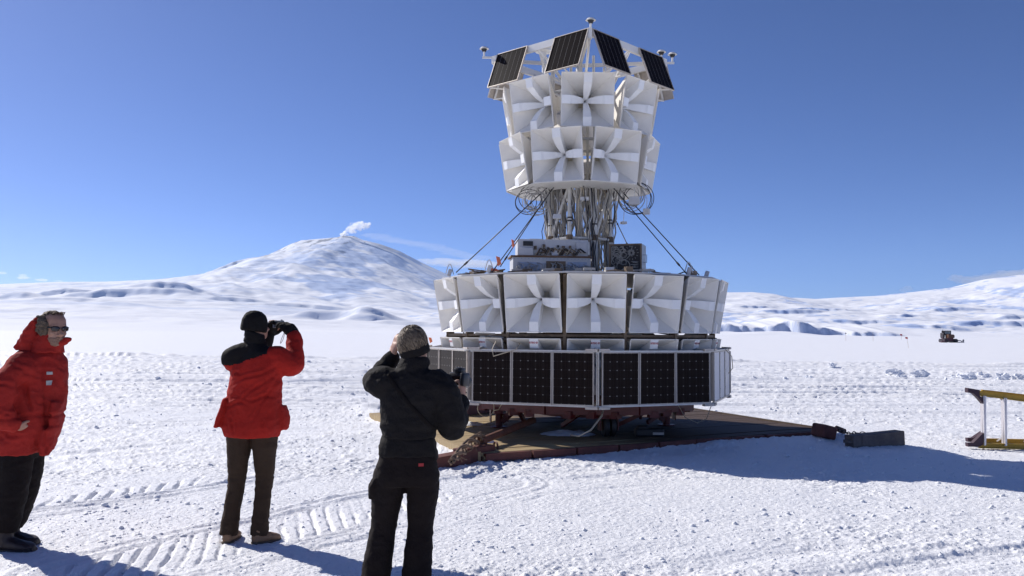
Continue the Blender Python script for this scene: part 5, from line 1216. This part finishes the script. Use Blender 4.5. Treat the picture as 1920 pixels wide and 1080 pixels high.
# ----------------------------------------------------------------- left man: long red parka, sunglasses, hand in pocket
g1 = gnd(40, 1027)
m = MB(); HC1 = (.205, -.03, 1.675); P1h = head(m, HC1, R(-126), R(-4), 1.06)
limb(m, [((.08, .0, 1.45), .07), ((.12, -.01, 1.53), .06), ((.17, -.02, 1.61), .058)])
torso(m, [(.78, .0, 0, .11, .16, 0), (1.0, .03, 0, .11, .16, 0), (1.28, .08, 0, .12, .18, 0), (1.42, .09, 0, .10, .17, 0), (1.5, .10, 0, .06, .07, 0)])
A1 = [(.06, -.205, 1.40), (-.01, -.32, 1.10), (.08, -.288, .955)]; A1b = [(.04, .19, 1.40), (-.06, .24, 1.13), (-.04, .20, .98)]
for S_, E_, W_ in (A1, A1b): limb(m, [(S_, .05), (E_, .042), (W_, .028)])
LEGS1 = [[(-.03, -.085, .76), (-.03, -.1, .47), (-.085, -.1, .10)], [(-.03, .085, .76), (-.04, .08, .47), (-.145, .10, .10)]]
for H_, K_, A_ in LEGS1: limb(m, [(H_, .075), (K_, .05), (A_, .035)])
hand(m, (.075, -.262, .955), (.45, .8, -.45), (0, -1, 0), -1, .4); hand(m, (-.04, .18, .95), (.3, -.4, -.7), (0, 1, 0), 1, .4)
p1 = body_root(g1, 'person', m, .006, [SKIN], 'man in a long red parka and sunglasses at the left edge, hand in pocket', s=.968)
m = MB()
torso(m, [(.725, -.04, .0, .19, .235, -14, 2.8), (.80, -.025, .0, .212, .24, -14, 2.6), (.92, .015, .0, .226, .235, -16, 2.4), (1.06, .04, .0, .226, .235, -16), (1.20, .055, .0, .216, .235, -16), (1.34, .07, .0, .204, .225, -16), (1.44, .08, .0, .178, .195, -16), (1.50, .10, -.0, .14, .135, -16), (1.55, .12, -.01, .12, .11, -16)])
limb(m, [((.05, -.12, 1.40), .11), ((.06, -.20, 1.37), .108), ((.01, -.29, 1.24), .10), ((-.02, -.325, 1.10), .094), ((.02, -.32, 1.01), .084), ((.065, -.30, .965), .066)])
limb(m, [((.05, .10, 1.40), .11), ((.04, .18, 1.38), .11), ((-.05, .24, 1.13), .10), ((-.04, .20, .96), .09)])
# storm flap hanging at the front hem
m.loft([(Vector((.195, -.09, .705)), (.032, 0, 0), (0, .05, 0)), (Vector((.215, -.09, .80)), (.045, 0, 0), (0, .07, 0)), (Vector((.235, -.07, .92)), (.045, 0, 0), (0, .10, 0))], 14)
m.loft([(Vector((.25, -.06, .93)), (.02, 0, 0), (0, .08, 0)), (Vector((.268, -.06, 1.02)), (.022, 0, 0), (0, .09, 0)), (Vector((.268, -.05, 1.12)), (.015, 0, 0), (0, .09, 0))], 14)
_p1, _p2 = folds(.013, 5, 5, 8, 41.0), folds(.007, 12, 12, 18, 47)
def wr1(p, n):
    d = _p1(p, n) + _p2(p, n)
    if n.y < -.3: d -= .018 * math.exp(-((p.x - .225 + .04 * (p.z - 1.1)) / .012) ** 2) * (p.z < 1.45) * (p.x > .12)
    d -= .016 * math.exp(-((p.z - 1.0 - .02 * math.sin(p.x * 9)) / .014) ** 2) * (p.x > .0)
    if n.y < .2 and p.y < 0: d -= .030 * math.exp(-((p.x - .135 - .02 * math.sin(p.z * 14)) / .014) ** 2) * max(0, min(1, (p.z - 1.02) * 12)) * max(0, min(1, (1.40 - p.z) * 8))
    if n.y < 0 and p.y < -.1: d += crease(p, [((-.10, 1.16), (.03, 1.10)), ((-.10, 1.08), (.04, 1.06)), ((-.04, 1.30), (.08, 1.24)), ((.02, 1.02), (.09, 1.05)), ((.08, 1.40), (.20, 1.30)), ((.16, 1.16), (.24, 1.08)), ((-.05, .90), (.10, .86))], .010, .012)
    return d
pk = solid('parka', m, .011, REDF, p1, 4, wr1)
m = MB()   # upturned collar with a pointed front flap, hood thrown back
m.loft([(Vector((.12, -.01, 1.49)), (.15, 0, 0), (0, .145, 0)), (Vector((.13, -.01, 1.54)), (.135, 0, 0), (0, .13, 0)), (Vector((.145, -.01, 1.595)), (.128, 0, .0), (0, .122, 0)), (Vector((.155, -.015, 1.632)), (.115, 0, 0.012), (0, .112, 0))], 24)
m.tube([(.23, -.05, 1.545), (.31, -.06, 1.58), (.362, -.06, 1.60)], [.045, .03, .010], 10)
solid('collar', m, .010, REDF, p1, 2, folds(.010, 12, 12, 16, 51))
m = MB()
m.loft([(Vector((.06, -.03, 1.49)), (.07, 0, .0), (0, .13, 0)), (Vector((.05, -.03, 1.57)), (.075, 0, .0), (0, .14, 0)), (Vector((.07, -.03, 1.64)), (.07, 0, 0), (0, .135, 0)), (Vector((.10, -.03, 1.70)), (.055, 0, 0), (0, .12, 0)), (Vector((.125, -.02, 1.755)), (.035, 0, 0), (0, .10, 0))], 22)
for i in range(6): m.tube([(-.01 + .022 * i, -.15, 1.53 + .036 * i), (-.01 + .026 * i, .12, 1.53 + .036 * i)], .024, 8)
solid('hood', m, .010, REDF, p1, 3, folds(.014, 12, 12, 18, 57))
m = MB(); m.ball((.165, -.115, 1.69), .062, .9, .6, 1.15); m.ball((.15, -.10, 1.735), .05, .9, .7, .9)
fr = solid('fur_ruff', m, .007, FUR, p1, 1, lambda p, n: .012 * mnoise.noise(p * 45) + .008 * mnoise.noise(p * 90))
C1 = Vector(HC1); M1 = Matrix.Rotation(R(-126), 3, 'Z') @ Matrix.Rotation(R(-4), 3, 'X')
m = MB(); m.loft([(C1 + M1 @ (Vector((0, -.030 + dy, z)) * 1.06), M1 @ Vector((.085 * k, 0, 0)), M1 @ Vector((0, .092 * k, 0))) for z, k, dy in ((-.03, .82, -.03), (0, .95, -.025), (.04, 1.0, -.012), (.075, .99, .0), (.10, .85, .012), (.118, .6, .016), (.128, .25, .016))], 26)
solid('hair', m, .006, BRNH, p1, 1, lambda p, n: .009 * mnoise.noise(p * 34) + .005 * mnoise.noise(p * 80))
m = MB(); hr_ = random.Random(9)
for i in range(45):
    a = hr_.uniform(-1, 1); q0_ = Vector((a * .05, .035 + hr_.uniform(-.05, .02), .112)); m.tube([C1 + M1 @ q0_, C1 + M1 @ (q0_ + Vector((hr_.uniform(-.01, .01), .014, .014))), C1 + M1 @ (q0_ + Vector((hr_.uniform(-.02, .02), .028, hr_.uniform(.0, .022))))], [.004, .003, .001], 4)
o = m.build('hair_locks', BRNH, p1, smooth=True); o['kind'] = 'stuff'
BRD = mat('grey_beard', (.36, .21, .145), .8, col2=(.24, .145, .10), vscale=50, bump=.8, bscale=120)
m = MB(); m.loft([(P1h(0, f, z), M1 @ Vector((w_ * 1.06, 0, 0)), M1 @ Vector((0, d * 1.06, 0)), 2.2) for z, f, d, w_ in ((-.126, .055, .026, .026), (-.114, .049, .049, .046), (-.09, .039, .066, .059), (-.066, .034, .074, .066), (-.058, .034, .070, .060))], 22); m.tube([P1h(-.03, .092, -.072), P1h(-.015, .106, -.058), P1h(0, .109, -.056), P1h(.015, .106, -.058), P1h(.03, .092, -.072)], .0075, 6); solid('beard', m, .006, BRD, p1, 1, lambda p, n: .003 * mnoise.noise(p * 90))
m = MB()
for q in (-1, 1):
    m.mi = 0; m.loft([(P1h(q * .036, .100 + dy, .004), M1 @ Vector((.029 * k, -q * .006, 0)), M1 @ Vector((0, 0, .021 * k)), 2.6) for dy, k in ((-.004, .95), (.003, 1.0), (.006, .9), (.008, .6))], 18)
    m.mi = 1; m.tube([P1h(q * .062, .092, .012), P1h(q * .080, .05, .012), P1h(q * .084, -.01, .010)], [.006, .005, .004], 6)
m.mi = 1; m.tube([P1h(-.012, .112, .010), P1h(0, .116, .012), P1h(.012, .112, .010)], .004, 6); m.build('sunglasses', [LENS, PLAS], p1, smooth=True, autosmooth=50)
m = MB()
for H_, K_, A_ in LEGS1:
    H_, K_, A_ = Vector(H_), Vector(K_), Vector(A_); limb(m, [(tuple(H_), .14), (tuple(H_.lerp(K_, .4)), .130), (tuple(K_), .115), (tuple(K_.lerp(A_, .5)), .105), (tuple(A_ + Vector((0, 0, .05))), .095)], 18, 6, False)
torso(m, [(.68, -.03, 0, .13, .17, 0), (.78, -.02, 0, .14, .17, 0), (.88, .0, 0, .13, .16, 0)])
_q1, _q2 = folds(.008, 6, 6, 10, 61.0), folds(.004, 14, 14, 26, 67)
solid('trousers', m, .010, BLKP, p1, 3, lambda p, n: _q1(p, n) + _q2(p, n))
boot('boot', (-.15, -.10, 0), (.165, -.12, 0), p1, (BLKB, BLKB), .20, .060, .074, Vector((-.085, -.1, 0))); boot('boot', (-.21, .10, 0), (.08, .09, 0), p1, (BLKB, BLKB), .20, .060, .074, Vector((-.145, .1, 0)))
# chest patches
bvp = BVHTree.FromPolygons([v.co for v in pk.data.vertices], [tuple(p.vertices) for p in pk.data.polygons])
for z, hgt in ((1.335, .022), (1.262, .034)):
    pts = []
    for dx, dz in ((-.012, -hgt / 2), (.014, -hgt / 2), (.014, hgt / 2), (-.012, hgt / 2)):
        h = bvp.ray_cast(Vector((.236 + dx, -2, z + dz)), Vector((0, 1, 0)))
        if h[0]: pts.append(h[0] + Vector((.004, -.013, 0)))
    if len(pts) == 4:
        mm = MB(); mm.add(pts, [(0, 1, 2, 3)]); mm.build('chest_patch', PATCHW, p1).modifiers.new('t', 'SOLIDIFY').thickness = .004
# ================================================================= thin cold haze over the shelf
hm = bpy.data.materials.new('haze'); hm.use_nodes = True; _N = hm.node_tree.nodes; _N.remove(_N['Principled BSDF'])
pv = _N.new('ShaderNodeVolumePrincipled'); pv.inputs['Color'].default_value = (.52, .74, 1.0, 1); pv.inputs['Density'].default_value = 0.00002; pv.inputs['Anisotropy'].default_value = 0.2
hm.node_tree.links.new(pv.outputs[0], _N['Material Output'].inputs['Volume'])
m = MB(); m.box((0, 0, 441), (21500, 21500, 918)); hz_o = m.build('haze', hm); tag(hz_o, kind='stuff')
